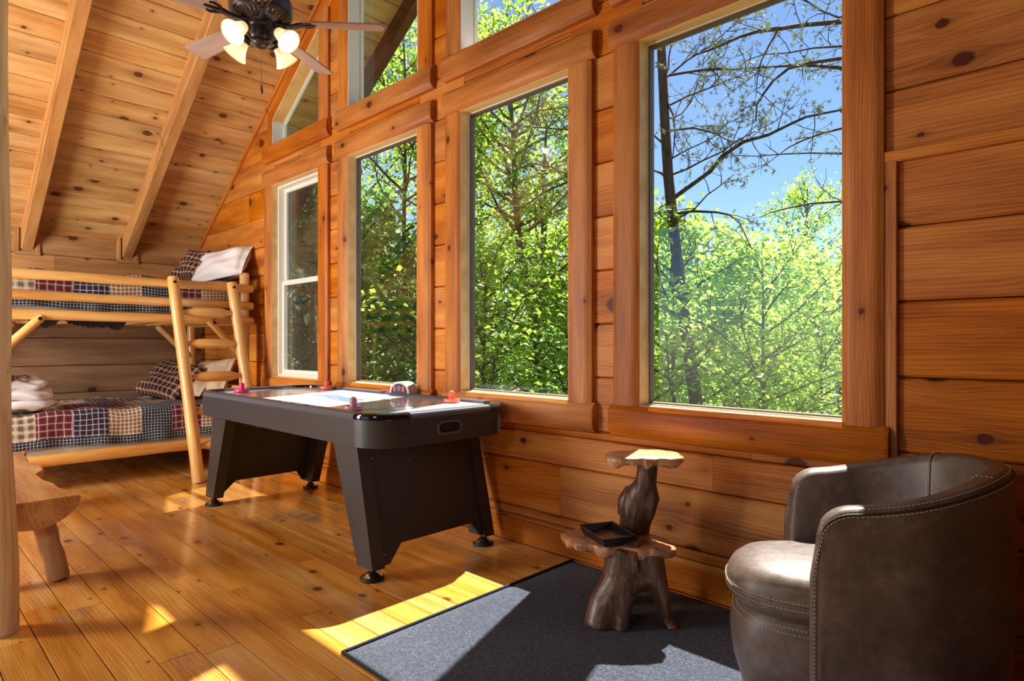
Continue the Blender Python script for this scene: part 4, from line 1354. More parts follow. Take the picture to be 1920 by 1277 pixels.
# ---- barrel armchair -------------------------------------------------
t = NT('taupe_leather')
co = t.n('TexCoord').outputs['Object']
n1 = t.noise(co, 6, 4, 0.6); n2 = t.noise(co, 240, 2, 0.6); n3 = t.noise(co, 38, 4, 0.7)
c = t.ramp(t.m('ADD', t.m('MULTIPLY', n1, 0.6), t.m('MULTIPLY', n3, 0.4)), [(0.3, srgb(68,55,48)), (0.5, srgb(94,79,71)), (0.72, srgb(124,108,99))])
M['leather'] = t.done(t.bsdf(c, t.m('MULTIPLY_ADD', n3, 0.24, 0.32), t.bump(t.m('ADD', t.m('MULTIPLY', n2, 0.4), n3), 0.18, 0.004), **{'Coat Weight': 0.2, 'Coat Roughness': 0.4}))
M['stitch'] = simple('pale_stitching', srgb(206,190,172), 0.8)
M['seam'] = simple('dark_seam', srgb(52,38,32), 0.6)

CH_Z = 0.016
chair = empty('barrel_armchair', (-0.555, 2.23, CH_Z), math.radians(27))
tag(chair, 'taupe leather barrel armchair with stitched seams by the wall', 'armchair')
# horseshoe path, facing local -X
def smooth(a): a = min(max(a, 0.0), 1.0); return a*a*(3-2*a)
path = []
ARM = 0.20; RB = 0.325
nA, nB = 18, 30
for i in range(nA):
    s_ = i/nA
    path.append((Vector((-ARM + s_*(ARM+0.01), -RB + 0.012*(1-s_), 0)), 0.5*s_*0.42))
for i in range(nB+1):
    an = -PI/2 + PI*i/nB
    path.append((Vector((0.01 + RB*1.10*math.cos(an), RB*math.sin(an), 0)), 0.0))
for i in range(nA):
    s_ = 1-(i+1)/nA
    path.append((Vector((-ARM + s_*(ARM+0.01), RB - 0.012*(1-s_), 0)), 0.0))
NPT = len(path)
dist = [0.0]
for a, b in zip(path[:-1], path[1:]): dist.append(dist[-1] + (b[0]-a[0]).length)
TOT = dist[-1]
def top_z(i):
    d_ = min(dist[i], TOT-dist[i])
    z = 0.738 + 0.105*smooth((d_-0.02)/0.62)
    if d_ < 0.085: z -= 0.085*(1-math.sqrt(max(0.0, 1-(1-d_/0.085)**2)))
    return z - CH_Z
def normal(i):
    a = path[max(i-1,0)][0]; b = path[min(i+1,NPT-1)][0]
    tt = (b-a).normalized()
    return Vector((tt.y, -tt.x, 0))
def section(i):
    zt = top_z(i)
    d_ = min(dist[i], TOT-dist[i])
    # outer from bottom up, over the roll, inside down
    o = []
    for k in range(9):
        s_ = k/8
        z = 0.035 + (zt-0.06-0.035)*s_
        o.append((-0.026*(1-s_)**2*1.0 + 0.012*math.sin(PI*s_), z))
    for k in range(1, 7):
        an = math.radians(90*k/6)
        o.append((-0.028 + 0.030*math.cos(an), zt-0.040 + 0.040*math.sin(an)))
    o.append((-0.045, zt-0.002))
    for k in range(1, 7):
        an = math.radians(90 + 80*k/6)
        o.append((-0.050 + 0.032*math.cos(an), zt-0.040 + 0.038*math.sin(an)))
    for k in range(1, 7):
        s_ = k/6
        o.append((-0.084 - 0.020*s_, zt-0.04 - (zt-0.04-0.33)*s_))
    return o
v = []
NS = len(section(0))
rows = []
for i in range(NPT):
    p, n_ = path[i][0], normal(i)
    rows.append([p + n_*u_ + Vector((0,0,z_)) for (u_, z_) in section(i)])
# rounded arm fronts: shrink extra rings forward
def end_rings(i, fwd):
    out = []
    p, n_ = path[i][0], normal(i)
    sec = section(i)
    zt = top_z(i)
    for s_, adv in ((0.90, 0.008), (0.66, 0.015), (0.35, 0.019), (0.05, 0.020)):
        ring_ = []
        for (u_, z_) in sec:
            uu = -0.045 + (u_+0.045)*s_
            zz = z_ if z_ < zt-0.12 else (zt-0.12) + (z_-(zt-0.12))*(0.75+0.25*s_)
            ring_.append(p + n_*uu + Vector((fwd*adv*smooth((zt-z_)/0.14), 0, zz)))
        out.append(ring_)
    return out
allrows = end_rings(0, -1)[::-1] + rows + end_rings(NPT-1, -1)
v = [q for rw in allrows for q in rw]
f = grid_faces(len(allrows), NS)
f += [tuple(range(NS)), tuple((len(allrows)-1)*NS + k for k in range(NS))[::-1]]
f += [(i*NS, i*NS+NS-1, (i+1)*NS+NS-1, (i+1)*NS) for i in range(len(allrows)-1)]
shell = MB().add(v, [tuple(reversed(q)) for q in f]).build('shell', M['leather'], chair, 60)
# seam + stitches along the outer top edge and down the arm fronts
def seam_path(off_u, dz):
    pts = []
    for i in range(NPT):
        zt = top_z(i)
        pts.append(path[i][0] + normal(i)*(off_u) + Vector((0,0,zt+dz)))
    return pts
def front_down(i, off_u, n=22):
    p, n_ = path[i][0], normal(i)
    zt = top_z(i)
    out = []
    for k in range(n):
        z = 0.05 + (zt-0.10-0.05)*k/(n-1)
        s_ = (z-0.035)/(zt-0.095)
        out.append(p + n_*(off_u - 0.026*(1-s_)**2*0.9 + 0.010*math.sin(PI*min(s_,1))) + Vector((-0.013, 0, z)))
    return out
sp = front_down(0, -0.0005) + [q + Vector((0,0,0)) for q in seam_path(-0.001, -0.016)[1:-1]] + front_down(NPT-1, -0.0005)[::-1]
MB().tube(sp, 0.0028, 6).build('piping', M['seam'], shell, 60)
def stitches(pts, name, parent, step=0.012, ln=0.0075, r=0.0011, lift=0.0):
    m = MB()
    acc = 0.0
    for a, b in zip(pts[:-1], pts[1:]):
        L = (b-a).length
        if L < 1e-6: continue
        dr = (b-a)/L
        while acc < L:
            q = a + dr*acc
            m.tube([q, q + dr*ln], r, 4)
            acc += step
        acc -= L
    o = m.build(name, M['stitch'], parent)
    return o
stitches([q for q in front_down(0, 0.0045)] + seam_path(0.0035, -0.023)[1:-1] + front_down(NPT-1, 0.0045)[::-1], 'stitching', shell)
stitches([q for q in front_down(0, -0.010)] + seam_path(-0.0105, -0.0045)[1:-1] + front_down(NPT-1, -0.010)[::-1], 'stitching', shell)
# two seams running down the inside back
for ib in (nA + 8, nA + nB - 8):
    sec = section(ib)
    p, n_ = path[ib][0], normal(ib)
    pts = [p + n_*(u_-0.0005) + Vector((0,0,z_)) for (u_, z_) in sec[13:]]
    MB().tube(pts, 0.0022, 6).build('back_seam', M['seam'], shell, 60)
    tg = (path[ib+1][0]-path[ib-1][0]).normalized()
    for sgn in (-1, 1):
        stitches([q + tg*0.008*sgn + n_*-0.0006 for q in pts], 'stitching', shell)
# seat drum and cushion (superellipse plan)
def puff(name, cx, ax, ay, prof, mat, n=56, e=2.6):
    v = []
    for k in range(n):
        a = 2*PI*k/n
        ca, sa = math.cos(a), math.sin(a)
        ex = math.copysign(abs(ca)**(2/e), ca); ey = math.copysign(abs(sa)**(2/e), sa)
        for s_, z_, fw in prof:
            v.append((cx + ex*ax*s_ - (fw if ex < 0 else 0)*abs(ex), ey*ay*s_, z_))
    nv = len(prof)
    f = grid_faces(n, nv, True) + [tuple(k*nv for k in range(n))[::-1], tuple(k*nv+nv-1 for k in range(n))]
    return MB().add(v, f).build(name, mat, chair, 60)
puff('seat_base', -0.075, 0.335, 0.228, [(0.90,0.03,0),(0.94,0.07,0),(0.985,0.16,.012),(1.0,0.24,.016),(0.99,0.30,.010),(0.955,0.335,0),(0.90,0.35,0)], M['leather'])
cush = puff('seat_cushion', -0.085, 0.345, 0.232, [(0.88,0.335,0),(0.955,0.345,0),(0.99,0.37,.006),(1.0,0.395,.008),(0.99,0.425,.004),(0.955,0.452,0),(0.88,0.472,0),(0.70,0.486,0),(0.4,0.494,0),(0.1,0.497,0)], M['leather'])
def puff_line(z, s_, fw, cx, ax, ay, n=90, e=2.6, a0=100, a1=260):
    out = []
    for k in range(n+1):
        a = math.radians(a0 + (a1-a0)*k/n)
        ca, sa = math.cos(a), math.sin(a)
        ex = math.copysign(abs(ca)**(2/e), ca); ey = math.copysign(abs(sa)**(2/e), sa)
        out.append(Vector((cx + ex*ax*s_ - (fw if ex < 0 else 0)*abs(ex), ey*ay*s_, z)))
    return out
MB().tube(puff_line(0.395, 1.0, .008, -0.085, 0.345, 0.232), 0.0035, 6).build('cushion_piping', M['leather'], cush, 60)
stitches(puff_line(0.383, 1.0, .0085, -0.085, 0.345, 0.232), 'stitching', cush)
stitches(puff_line(0.405, 1.001, .008, -0.085, 0.345, 0.232), 'stitching', cush)
sbase = [o for o in chair.children if o.name.startswith('seat_base')][0]
stitches(puff_line(0.322, 0.976, .004, -0.075, 0.335, 0.228), 'stitching', sbase)
stitches(puff_line(0.306, 0.990, .009, -0.075, 0.335, 0.228), 'stitching', sbase)
MB().lathe([(0.22,0.0),(0.23,0.006),(0.23,0.03),(0.20,0.036),(0,0.036)], 32).build('swivel_plate', M['rubber'], chair, 40)

# ---- ceiling fan -----------------------------------------------------
M['bronze'] = simple('dark_bronze', srgb(62,56,56), 0.32, 0.12, 60, Metallic=0.55)
M['blade'] = wood('fan_blade', srgb(196,172,162), srgb(172,146,136), srgb(136,110,100), 0.35, knot=(0.9,0.3), knot_r=0.004, knot_p=0.1, ring=46, var=0.03, bump=0.05)
t = NT('frosted_shade')
c_ = (1.0, 0.90, 0.74, 1)
df = t.n('BsdfDiffuse', {'Color': (0.92,0.88,0.80,1)}).outputs[0]
trl = t.n('BsdfTranslucent', {'Color': (0.96,0.88,0.74,1)}).outputs[0]
gl = t.n('BsdfGlossy', {'Color': (1,1,1,1), 'Roughness': 0.25}).outputs[0]
s1 = t.n('MixShader', {0: 0.6, 1: df, 2: trl}).outputs[0]
s1 = t.n('MixShader', {0: 0.06, 1: s1, 2: gl}).outputs[0]
M['shade'] = t.done(s1)
t = NT('lit_bulb')
M['bulb'] = t.done(t.n('Emission', {'Color': (1.0, 0.80, 0.52, 1), 'Strength': 2.4}).outputs[0])
FC = Vector((-3.33, 1.476, 0))
FZ = 2.955
fan = empty('ceiling_fan', (FC.x, FC.y, FZ))
tag(fan, 'ceiling fan with five greyed wood blades and four lit bell shades', 'ceiling fan')
mt = MB().lathe([(0.075,-0.005),(0.105,0.004),(0.150,0.022),(0.163,0.045),(0.165,0.10),(0.150,0.135),(0.10,0.155),(0.05,0.165),(0.03,0.20),(0.02,0.21)], 40).build('motor_housing', M['bronze'], fan, 40)
vent = MB()
for k in range(36):
    a = 2*PI*k/36
    vent.tube([(0.115*math.cos(a), 0.115*math.sin(a), 0.0055), (0.147*math.cos(a), 0.147*math.sin(a), 0.0185)], 0.0035, 5)
M['bronze_light'] = simple('worn_bronze', srgb(118,106,100), 0.35, 0.1, 60, Metallic=0.5)
vent.build('vent_rib', M['bronze_light'], mt)
MB().tube([(0,0,0.19), (0,0,roof_z(FC.x)-FZ+0.02)], 0.016, 12).build('downrod', M['bronze'], fan, 60)
MB().lathe([(0.022,0),(0.06,0.03),(0.07,0.09),(0.07,0.16)], 24, (0,0,roof_z(FC.x)-FZ-0.12)).build('canopy', M['bronze'], fan, 40)
hub = MB().lathe([(0,-0.142),(0.012,-0.142),(0.030,-0.136),(0.046,-0.122),(0.050,-0.112),(0.047,-0.104),(0.056,-0.098),(0.062,-0.085),(0.062,-0.035),(0.068,-0.028),(0.068,-0.008),(0.072,0.0)], 28).build('light_kit_hub', M['bronze'], fan, 30)
blade_me = None
def blade_mesh():
    n = 24
    x0, x1, w0, w1 = 0.225, 0.665, 0.052, 0.068
    top = []
    for i in range(n+1):
        s_ = i/n
        x = x0 + (x1-x0)*s_
        w = w0 + (w1-w0)*s_
        e = (x1-x)/0.05
        if e < 1: w *= math.sqrt(max(0.0, 1-(1-e)**2))*0.35 + 0.65*min(1, e*3) if e < 0.33 else math.sqrt(max(0,1-(1-e)**2))*0.35+0.65
        e0 = (x-x0)/0.03
        if e0 < 1: w *= 0.72 + 0.28*math.sqrt(max(0.0, 1-(1-e0)**2))
        top.append((x, w))
    poly = [(x, -w) for x, w in top] + [(x, w) for x, w in reversed(top)]
    m = MB().prism(poly, -0.0035, 0.0035, 'z')
    return make_mesh('blade', m.v, m.f, M['blade'])
bme = blade_mesh()
iron = MB()
iron.tube([(0.07,0,-0.002),(0.12,0,-0.016),(0.165,0,-0.016),(0.20,0,-0.008)], [0.018,0.013,0.013,0.016], 8)
iron.tube([(0.195,0,-0.008),(0.215,0.022,-0.006),(0.25,0.036,-0.006),(0.272,0.030,-0.006)], [0.010,0.008,0.007,0.005], 6)
iron.tube([(0.195,0,-0.008),(0.215,-0.022,-0.006),(0.25,-0.036,-0.006),(0.272,-0.030,-0.006)], [0.010,0.008,0.007,0.005], 6)
iron.tube([(0.195,0,-0.008),(0.24,0,-0.007),(0.29,0,-0.006)], [0.012,0.010,0.006], 6)
ime = make_mesh('blade_iron', iron.v, iron.f, M['bronze'], 60)
for k in range(5):
    an = math.radians(49 + 71*k if k < 3 else 49 + 72*k)
    rot = Euler((math.radians(12), 0, 0)).to_matrix().to_4x4()
    mw = Matrix.Rotation(an, 4, 'Z') @ rot
    b = obj('blade', bme, fan, mw=mw)
    b['label'] = 'greyish brown wooden fan blade'
    obj('blade_iron', ime, b)
bell = [(0.022,0.0),(0.026,-0.006),(0.030,-0.022),(0.034,-0.045),(0.041,-0.068),(0.052,-0.090),(0.063,-0.106),(0.066,-0.112)]
bell_in = [(r-0.003, z) for r, z in bell[::-1]]
sm = MB().lathe(bell + bell_in, 32)
sme = make_mesh('shade', sm.v, [q for q in sm.f if len(q) == 4], M['shade'], 80)
bm_ = MB().lathe([(0.010,-0.01),(0.012,-0.025),(0.018,-0.045),(0.021,-0.062),(0.018,-0.078),(0.010,-0.087),(0,-0.089)], 18)
bulb_me = make_mesh('bulb', bm_.v, bm_.f, M['bulb'], 80)
fit = MB().lathe([(0.010,0.02),(0.026,0.012),(0.030,0.0),(0.028,-0.012),(0.022,-0.014)], 20)
fit_me = make_mesh('fitter', fit.v, fit.f, M['bronze'], 40)
for an in (-69, 21, 111, 201):
    a = math.radians(an)
    dr = Vector((math.cos(a), math.sin(a), 0))
    tip = dr*0.112 + Vector((0,0,-0.070))
    ax = (dr*0.74 + Vector((0,0,-0.67))).normalized()
    MB().tube([dr*0.05 + Vector((0,0,-0.112)), dr*0.075 + Vector((0,0,-0.118)), dr*0.095 + Vector((0,0,-0.100)), tip], 0.007, 8).build('lamp_arm', M['bronze'], fan, 60)
    q = (-ax).to_track_quat('Z', 'Y').to_matrix().to_4x4()
    mw = Matrix.Translation(tip) @ q
    ft = obj('fitter', fit_me, fan, mw=mw)
    sh = obj('shade', sme, fan, mw=mw); sh['label'] = 'frosted glass bell shade'
    obj('bulb', bulb_me, sh)
    ld = bpy.data.lights.new('bulb_light', 'POINT'); ld.energy = 0.26; ld.color = (1.0, 0.80, 0.56); ld.shadow_soft_size = 0.02
    lo = bpy.data.objects.new('bulb_light', ld); COL.objects.link(lo); lo.parent = sh; lo.location = (0,0,-0.105)
pc = MB().tube([(0.004,0,-0.14), (0.004,0,-0.335)], 0.0014, 6)
pcho = pc.build('pull_chain', M['bronze_light'], fan)
MB().lathe([(0,-0.395),(0.006,-0.392),(0.009,-0.380),(0.007,-0.355),(0.003,-0.338),(0,-0.335)], 12, (0.004,0,0)).build('chain_pull', M['bronze_light'], pcho, 60)

# ================================================================== OUTDOORS
cdir = Vector((-math.sin(YAW), math.cos(YAW), 0)); crt = Vector((math.cos(YAW), math.sin(YAW), 0))
def bearing(px, D, z=0.0):
    """ground position at distance D, in the direction of photo column px"""
    p = cdir*D + crt*((px-960)/F_PX*D)
    return Vector((p.x, p.y, z))
def sight(px, py, D):
    p = bearing(px, D)
    p.z = 1.2 + (CY-py)/F_PX*D
    return p
def ground_z(x, y):
    return -3.2 - 0.10*max(0.0, y-4.0) + 0.25*math.sin(x*0.5)*math.cos(y*0.4)

def leaf_mat(name, a, b, c, trans=0.5, gloss=0.35):
    t = NT(name)
    co = t.n('TexCoord').outputs['Object']
    n1 = t.noise(co, 14, 2); n2 = t.noise(co, 1.3, 2)
    col = t.ramp(t.m('ADD', t.m('MULTIPLY', n1, 0.7), t.m('MULTIPLY', n2, 0.3)), [(0.33, c), (0.5, b), (0.66, a)])
    tcol = t.mix(1.0, col, (1.12, 1.18, 0.62, 1), 'MULTIPLY')
    d = t.bsdf(col, gloss)
    tr = t.n('BsdfTranslucent', {'Color': tcol}).outputs[0]
    return t.done(t.n('MixShader', {0: trans, 1: d, 2: tr}).outputs[0])
M['leaf_a'] = leaf_mat('maple_leaf', srgb(206,222,116), srgb(160,190,86), srgb(104,142,62), 0.6)
M['leaf_b'] = leaf_mat('birch_leaf', srgb(222,234,134), srgb(178,204,98), srgb(120,156,72), 0.6)
M['leaf_c'] = leaf_mat('magnolia_leaf', srgb(168,194,122), srgb(120,154,90), srgb(76,112,66), 0.4, 0.25)
M['needle'] = leaf_mat('pine_needle', srgb(158,160,128), srgb(126,130,98), srgb(92,98,70), 0.3, 0.5)
def bark_mat(name, a, b):
    t = NT(name)
    co = t.n('TexCoord').outputs['Object']
    x, y, z = t.sep(co)[0:3]
    n1 = t.noise(t.comb(t.m('MULTIPLY', x, 4.0), t.m('MULTIPLY', y, 4.0), z), 6, 4, 0.65)
    return t.done(t.bsdf(t.ramp(n1, [(0.35, b), (0.65, a)]), 0.9, t.bump(n1, 0.6, 0.02)))
M['bark'] = bark_mat('grey_bark', srgb(132,120,106), srgb(70,62,54))
M['bark_dark'] = bark_mat('pine_bark', srgb(104,88,76), srgb(54,44,38))

class Tree:
    def __init__(s, seed):
        s.r = np.random.RandomState(seed)
        s.seg = []          # p0,p1,r0,r1
        s.anch = []
    def limb(s, p, d, L, r, n=5, up=0.0, wob=0.12, r_end=0.3):
        p = np.array(p, float); d = np.array(d, float); d /= np.linalg.norm(d)
        pts = [p.copy()]
        for i in range(n):
            d = d + s.r.normal(0, wob, 3) + np.array([0,0,up])
            d /= np.linalg.norm(d)
            q = p + d*L/n
            s.seg.append((p, q, r*(1-(1-r_end)*i/n), r*(1-(1-r_end)*(i+1)/n)))
            p = q; pts.append(p.copy())
        return pts, d
    def path(s, pts, radii):
        for a, b, ra, rb_ in zip(pts[:-1], pts[1:], radii[:-1], radii[1:]):
            s.seg.append((np.array(a, float), np.array(b, float), ra, rb_))
    def wood_mesh(s, name, mat, sides=6):
        n = len(s.seg)
        P0 = np.array([q[0] for q in s.seg]); P1 = np.array([q[1] for q in s.seg])
        R0 = np.array([q[2] for q in s.seg]); R1 = np.array([q[3] for q in s.seg])
        T = P1-P0; T /= np.linalg.norm(T, axis=1)[:, None] + 1e-9
        ref = np.where(np.abs(T[:, 2:3]) < 0.9, [[0,0,1.0]], [[1.0,0,0]])
        A = np.cross(T, ref); A /= np.linalg.norm(A, axis=1)[:, None]
        B = np.cross(T, A)
        an = np.arange(sides)*2*np.pi/sides
        ring = A[:, None, :]*np.cos(an)[None, :, None] + B[:, None, :]*np.sin(an)[None, :, None]
        V = np.concatenate([P0[:, None]+ring*R0[:, None, None], P1[:, None]+T[:, None]*R1[:, None, None]*0.3+ring*R1[:, None, None]], 1)
        k = np.arange(sides); k2 = (k+1) % sides
        q = np.stack([k, k2, k2+sides, k+sides], 1)
        Q = (q[None] + (np.arange(n)*2*sides)[:, None, None]).reshape(-1, 4)
        return np_mesh(name, V.reshape(-1, 3), Q, mat, True)
    def leaf_mesh(s, name, mat, per, spread, ln, wd, droop=0.35, flat=0.8):
        A = np.array(s.anch)
        C = np.repeat(A, per, 0) + s.r.normal(0, spread, (len(A)*per, 3))*[1,1,0.8]
        n = len(C)
        N = s.r.normal(0, flat, (n, 3)); N[:, 2] = np.abs(N[:, 2]) + 0.6
        N /= np.linalg.norm(N, axis=1)[:, None]
        D = s.r.normal(0, 1, (n, 3)); D[:, 2] -= droop*1.5
        D -= N*(D*N).sum(1)[:, None]; D /= np.linalg.norm(D, axis=1)[:, None]
        S = np.cross(N, D)
        sz = s.r.uniform(0.7, 1.25, n)[:, None]
        b = C - D*ln*0.5*sz; tip = C + D*ln*0.5*sz - N*ln*0.10*sz
        m = C - D*ln*0.06*sz + N*ln*0.05*sz
        V = np.stack([b, m+S*wd*0.5*sz, tip, m-S*wd*0.5*sz], 1).reshape(-1, 3)
        Q = np.arange(n*4).reshape(-1, 4)
        return np_mesh(name, V, Q, mat, False)

def decid(seed, H, tr, start, crown, nb, per, spread, ln, wd, trunk=None, twigs=6):
    """broad-leaved tree at the origin"""
    T = Tree(seed)
    r = T.r
    if trunk is None:
        n = 9
        pts = [np.array([0,0,-0.3])]
        for i in range(n):
            pts.append(pts[-1] + np.array([r.normal(0,0.05*H/9), r.normal(0,0.05*H/9), H/n]))
    else:
        pts = [np.array(p, float) for p in trunk]; n = len(pts)-1
    T.path(pts, [tr*(1-0.85*i/n) for i in range(n+1)])
    P = np.array(pts)
    for k in range(nb):
        h = start + (0.97-start)*(k+0.5)/nb
        i = min(int(h*n), n-1); fr = h*n-i
        p = P[i]*(1-fr) + P[i+1]*fr
        az = k*2.4 + r.uniform(-.3,.3)
        hh = (h-start)/(1-start)
        L = crown*(0.35 + 0.65*math.sin(PI*min(1.0, 0.18+0.86*hh)))*r.uniform(0.8,1.15)
        d = [math.cos(az), math.sin(az), 0.25+0.55*hh]
        bp, bd = T.limb(p, d, L, tr*0.36*(1-0.6*h)+0.008, 5, 0.05, 0.10)
        for q in range(twigs):
            s_ = 0.25 + 0.75*(q+r.uniform(0,1))/twigs
            i2 = min(int(s_*5), 4)
            tp = bp[i2]*(1-(s_*5-i2)) + bp[min(i2+1,5)]*(s_*5-i2)
            d2 = np.array(bd) + r.normal(0, 0.7, 3)*[1,1,0.5]
            tl, _ = T.limb(tp, d2, L*0.38*r.uniform(0.6,1.2), 0.009, 3, 0.02, 0.15)
            T.anch += tl[1:]
            T.anch.append((tl[1]+tl[2])/2)
    T.anch += [P[-1], P[-1]+[0,0,0.15]]
    return T

def tree_thing(name, T, barkm, leafm, per, spread, ln, wd, label, group, loc, **kw):
    e = empty(name, loc)
    tag(e, label, 'tree', group)
    obj('trunk', T.wood_mesh('trunk', barkm), e)
    fo = obj('foliage', T.leaf_mesh('foliage', leafm, per, spread, ln, wd, **kw), e)
    fo['kind'] = 'stuff'
    return e

def place(proto, px, D, scale, rz, label, group=None, zoff=0.0, first=False):
    o = proto if first else copy_tree(proto)
    p = bearing(px, D)
    o.location = (p.x, p.y, ground_z(p.x, p.y) + zoff)
    o.rotation_euler = (0, 0, rz)
    o.scale = (scale,)*3 if not hasattr(scale, '__len__') else scale
    o['label'] = label
    if group: o['group'] = group
    elif 'group' in o: del o['group']
    return o

G1 = 'leafy woodland trees outside the windows'
TA = decid(11, 7.0, 0.075, 0.30, 2.1, 34, 7, 0.16, 0.105, 0.075)
pa = tree_thing('maple_tree', TA, M['bark_dark'], M['leaf_a'], 7, 0.15, 0.115, 0.085, 'x', G1, (0,0,0))
TB = decid(23, 7.0, 0.06, 0.28, 1.9, 36, 8, 0.15, 0.08, 0.055)
pb = tree_thing('birch_tree', TB, M['bark'], M['leaf_b'], 8, 0.14, 0.092, 0.066, 'x', G1, (0,0,0))
TC = decid(37, 11.0, 0.11, 0.32, 2.4, 36, 7, 0.18, 0.11, 0.08)
pc_ = tree_thing('oak_tree', TC, M['bark_dark'], M['leaf_a'], 7, 0.17, 0.115, 0.082, 'x', G1, (0,0,0))
TM = decid(41, 7.0, 0.08, 0.34, 1.55, 22, 4, 0.16, 0.24, 0.10, twigs=4)
pm = tree_thing('magnolia_tree', TM, M['bark_dark'], M['leaf_c'], 4, 0.15, 0.25, 0.105, 'x', G1, (0,0,0), droop=1.2, flat=0.7)

# seen through the largest window
place(pa, 1265, 10.0, (1.0,1.0,0.99), 0.3, 'bright leafy maple at the lower left of the largest window', first=True)
place(pb, 1440, 9.2, (1.0,1.0,0.93), 1.1, 'bright slender birch filling the lower middle of the largest window', first=True)
place(pb, 1540, 10.6, (0.95,0.95,0.95), 2.6, 'pale birch at the lower right of the largest window')
place(pa, 1370, 13.0, (1.1,1.1,1.02), 4.0, 'mid-distance maple behind the bright birch in the largest window')
place(pc_, 1500, 16.5, (0.85,0.85,0.93), 0.9, 'tall thin-topped oak rising above the others in the largest window', first=True)
place(pa, 1590, 14.0, 1.1, 5.2, 'maple half hidden by the right casing of the largest window')
place(pb, 1215, 14.0, 1.15, 0.4, 'pale birch behind the pine trunk in the largest window')
place(pa, 1310, 21.0, 1.2, 2.0, 'distant maple below the pine boughs in the largest window')
place(pb, 1430, 25.0, (1.5,1.5,1.15), 3.1, 'distant birch in front of the hazy hill')
# seen through the third window
place(pb, 915, 9.0, (1.0,1.0,0.90), 2.2, 'low birch at the lower left of the third tall window')
place(pa, 1060, 9.6, (0.95,0.95,0.86), 0.8, 'low maple at the lower right of the third tall window')
place(pb, 990, 15.0, (1.3,1.3,1.15), 5.0, 'birch behind the forked trunk in the third tall window')
place(pc_, 905, 15.0, (0.95,0.95,1.0), 2.5, 'tall oak on the left of the third tall window')
place(pc_, 1085, 18.0, (0.9,0.9,1.05), 4.4, 'tall distant oak on the right of the third tall window')
place(pa, 1140, 12.0, 1.1, 3.3, 'maple spreading behind the casing between the third and largest windows')
# second and first windows
place(pm, 695, 9.8, (1.0,1.0,1.0), 0.0, 'large-leaved magnolia close outside the second window', first=True)
place(pm, 592, 11.0, (1.0,1.0,1.0), 2.0, 'large-leaved magnolia close outside the double-hung window')
place(pc_, 745, 12.5, (0.9,0.9,1.05), 1.7, 'tall oak with dark trunk in the second window')
place(pb, 770, 9.8, (1.0,1.0,0.9), 4.2, 'low birch at the bottom of the second window')
place(pc_, 690, 16.0, (1.0,1.0,1.1), 3.9, 'tall oak far behind the magnolia in the second window')
place(pa, 630, 12.0, 1.1, 0.2, 'maple behind the casing between the first two windows')
place(pc_, 570, 13.0, (0.9,0.9,1.0), 5.5, 'tall oak behind the double-hung window')
place(pa, 520, 16.0, 1.3, 1.2, 'distant maple at the left of the double-hung window')
place(pc_, 830, 13.0, (0.9,0.9,1.1), 0.6, 'tall oak spreading behind the casing between the second and third windows')

# forked tree in the third window
D3 = 11.5
b0 = bearing(1013, D3); g0 = ground_z(b0.x, b0.y)
fork = [b0 + Vector((0.1,0,0))]
fork[0].z = g0-0.3
fork += [sight(x, y, D3) for x, y in ((1013,673),(1006,615),(994,561),(977,484),(971,432),(966,350),(962,260),(957,170),(955,90))]
TF = decid(53, 11, 0.125, 0.52, 2.2, 34, 7, 0.17, 0.1, 0.07, trunk=[(p.x-b0.x, p.y-b0.y, p.z-g0) for p in fork])
side = [sight(x, y, D3+0.15) for x, y in ((1007,640),(1016,600),(1016,556),(1018,476),(1021,410),(1019,330),(1025,240))]
TF.path([(p.x-b0.x, p.y-b0.y, p.z-g0) for p in side], [0.08,0.075,0.07,0.06,0.05,0.035,0.02])
for p in side[3:]:
    for k in range(5):
        az = k*2.1 + p.z
        tl, _ = TF.limb((p.x-b0.x, p.y-b0.y, p.z-g0), (math.cos(az), math.sin(az), 0.5), 1.2, 0.02, 4, 0.03, 0.15)
        TF.anch += tl[1:]*2
tree_thing('forked_tree', TF, M['bark'], M['leaf_a'], 7, 0.17, 0.105, 0.075, 'tall forked grey-barked tree in the third tall window', None, (b0.x, b0.y, g0))

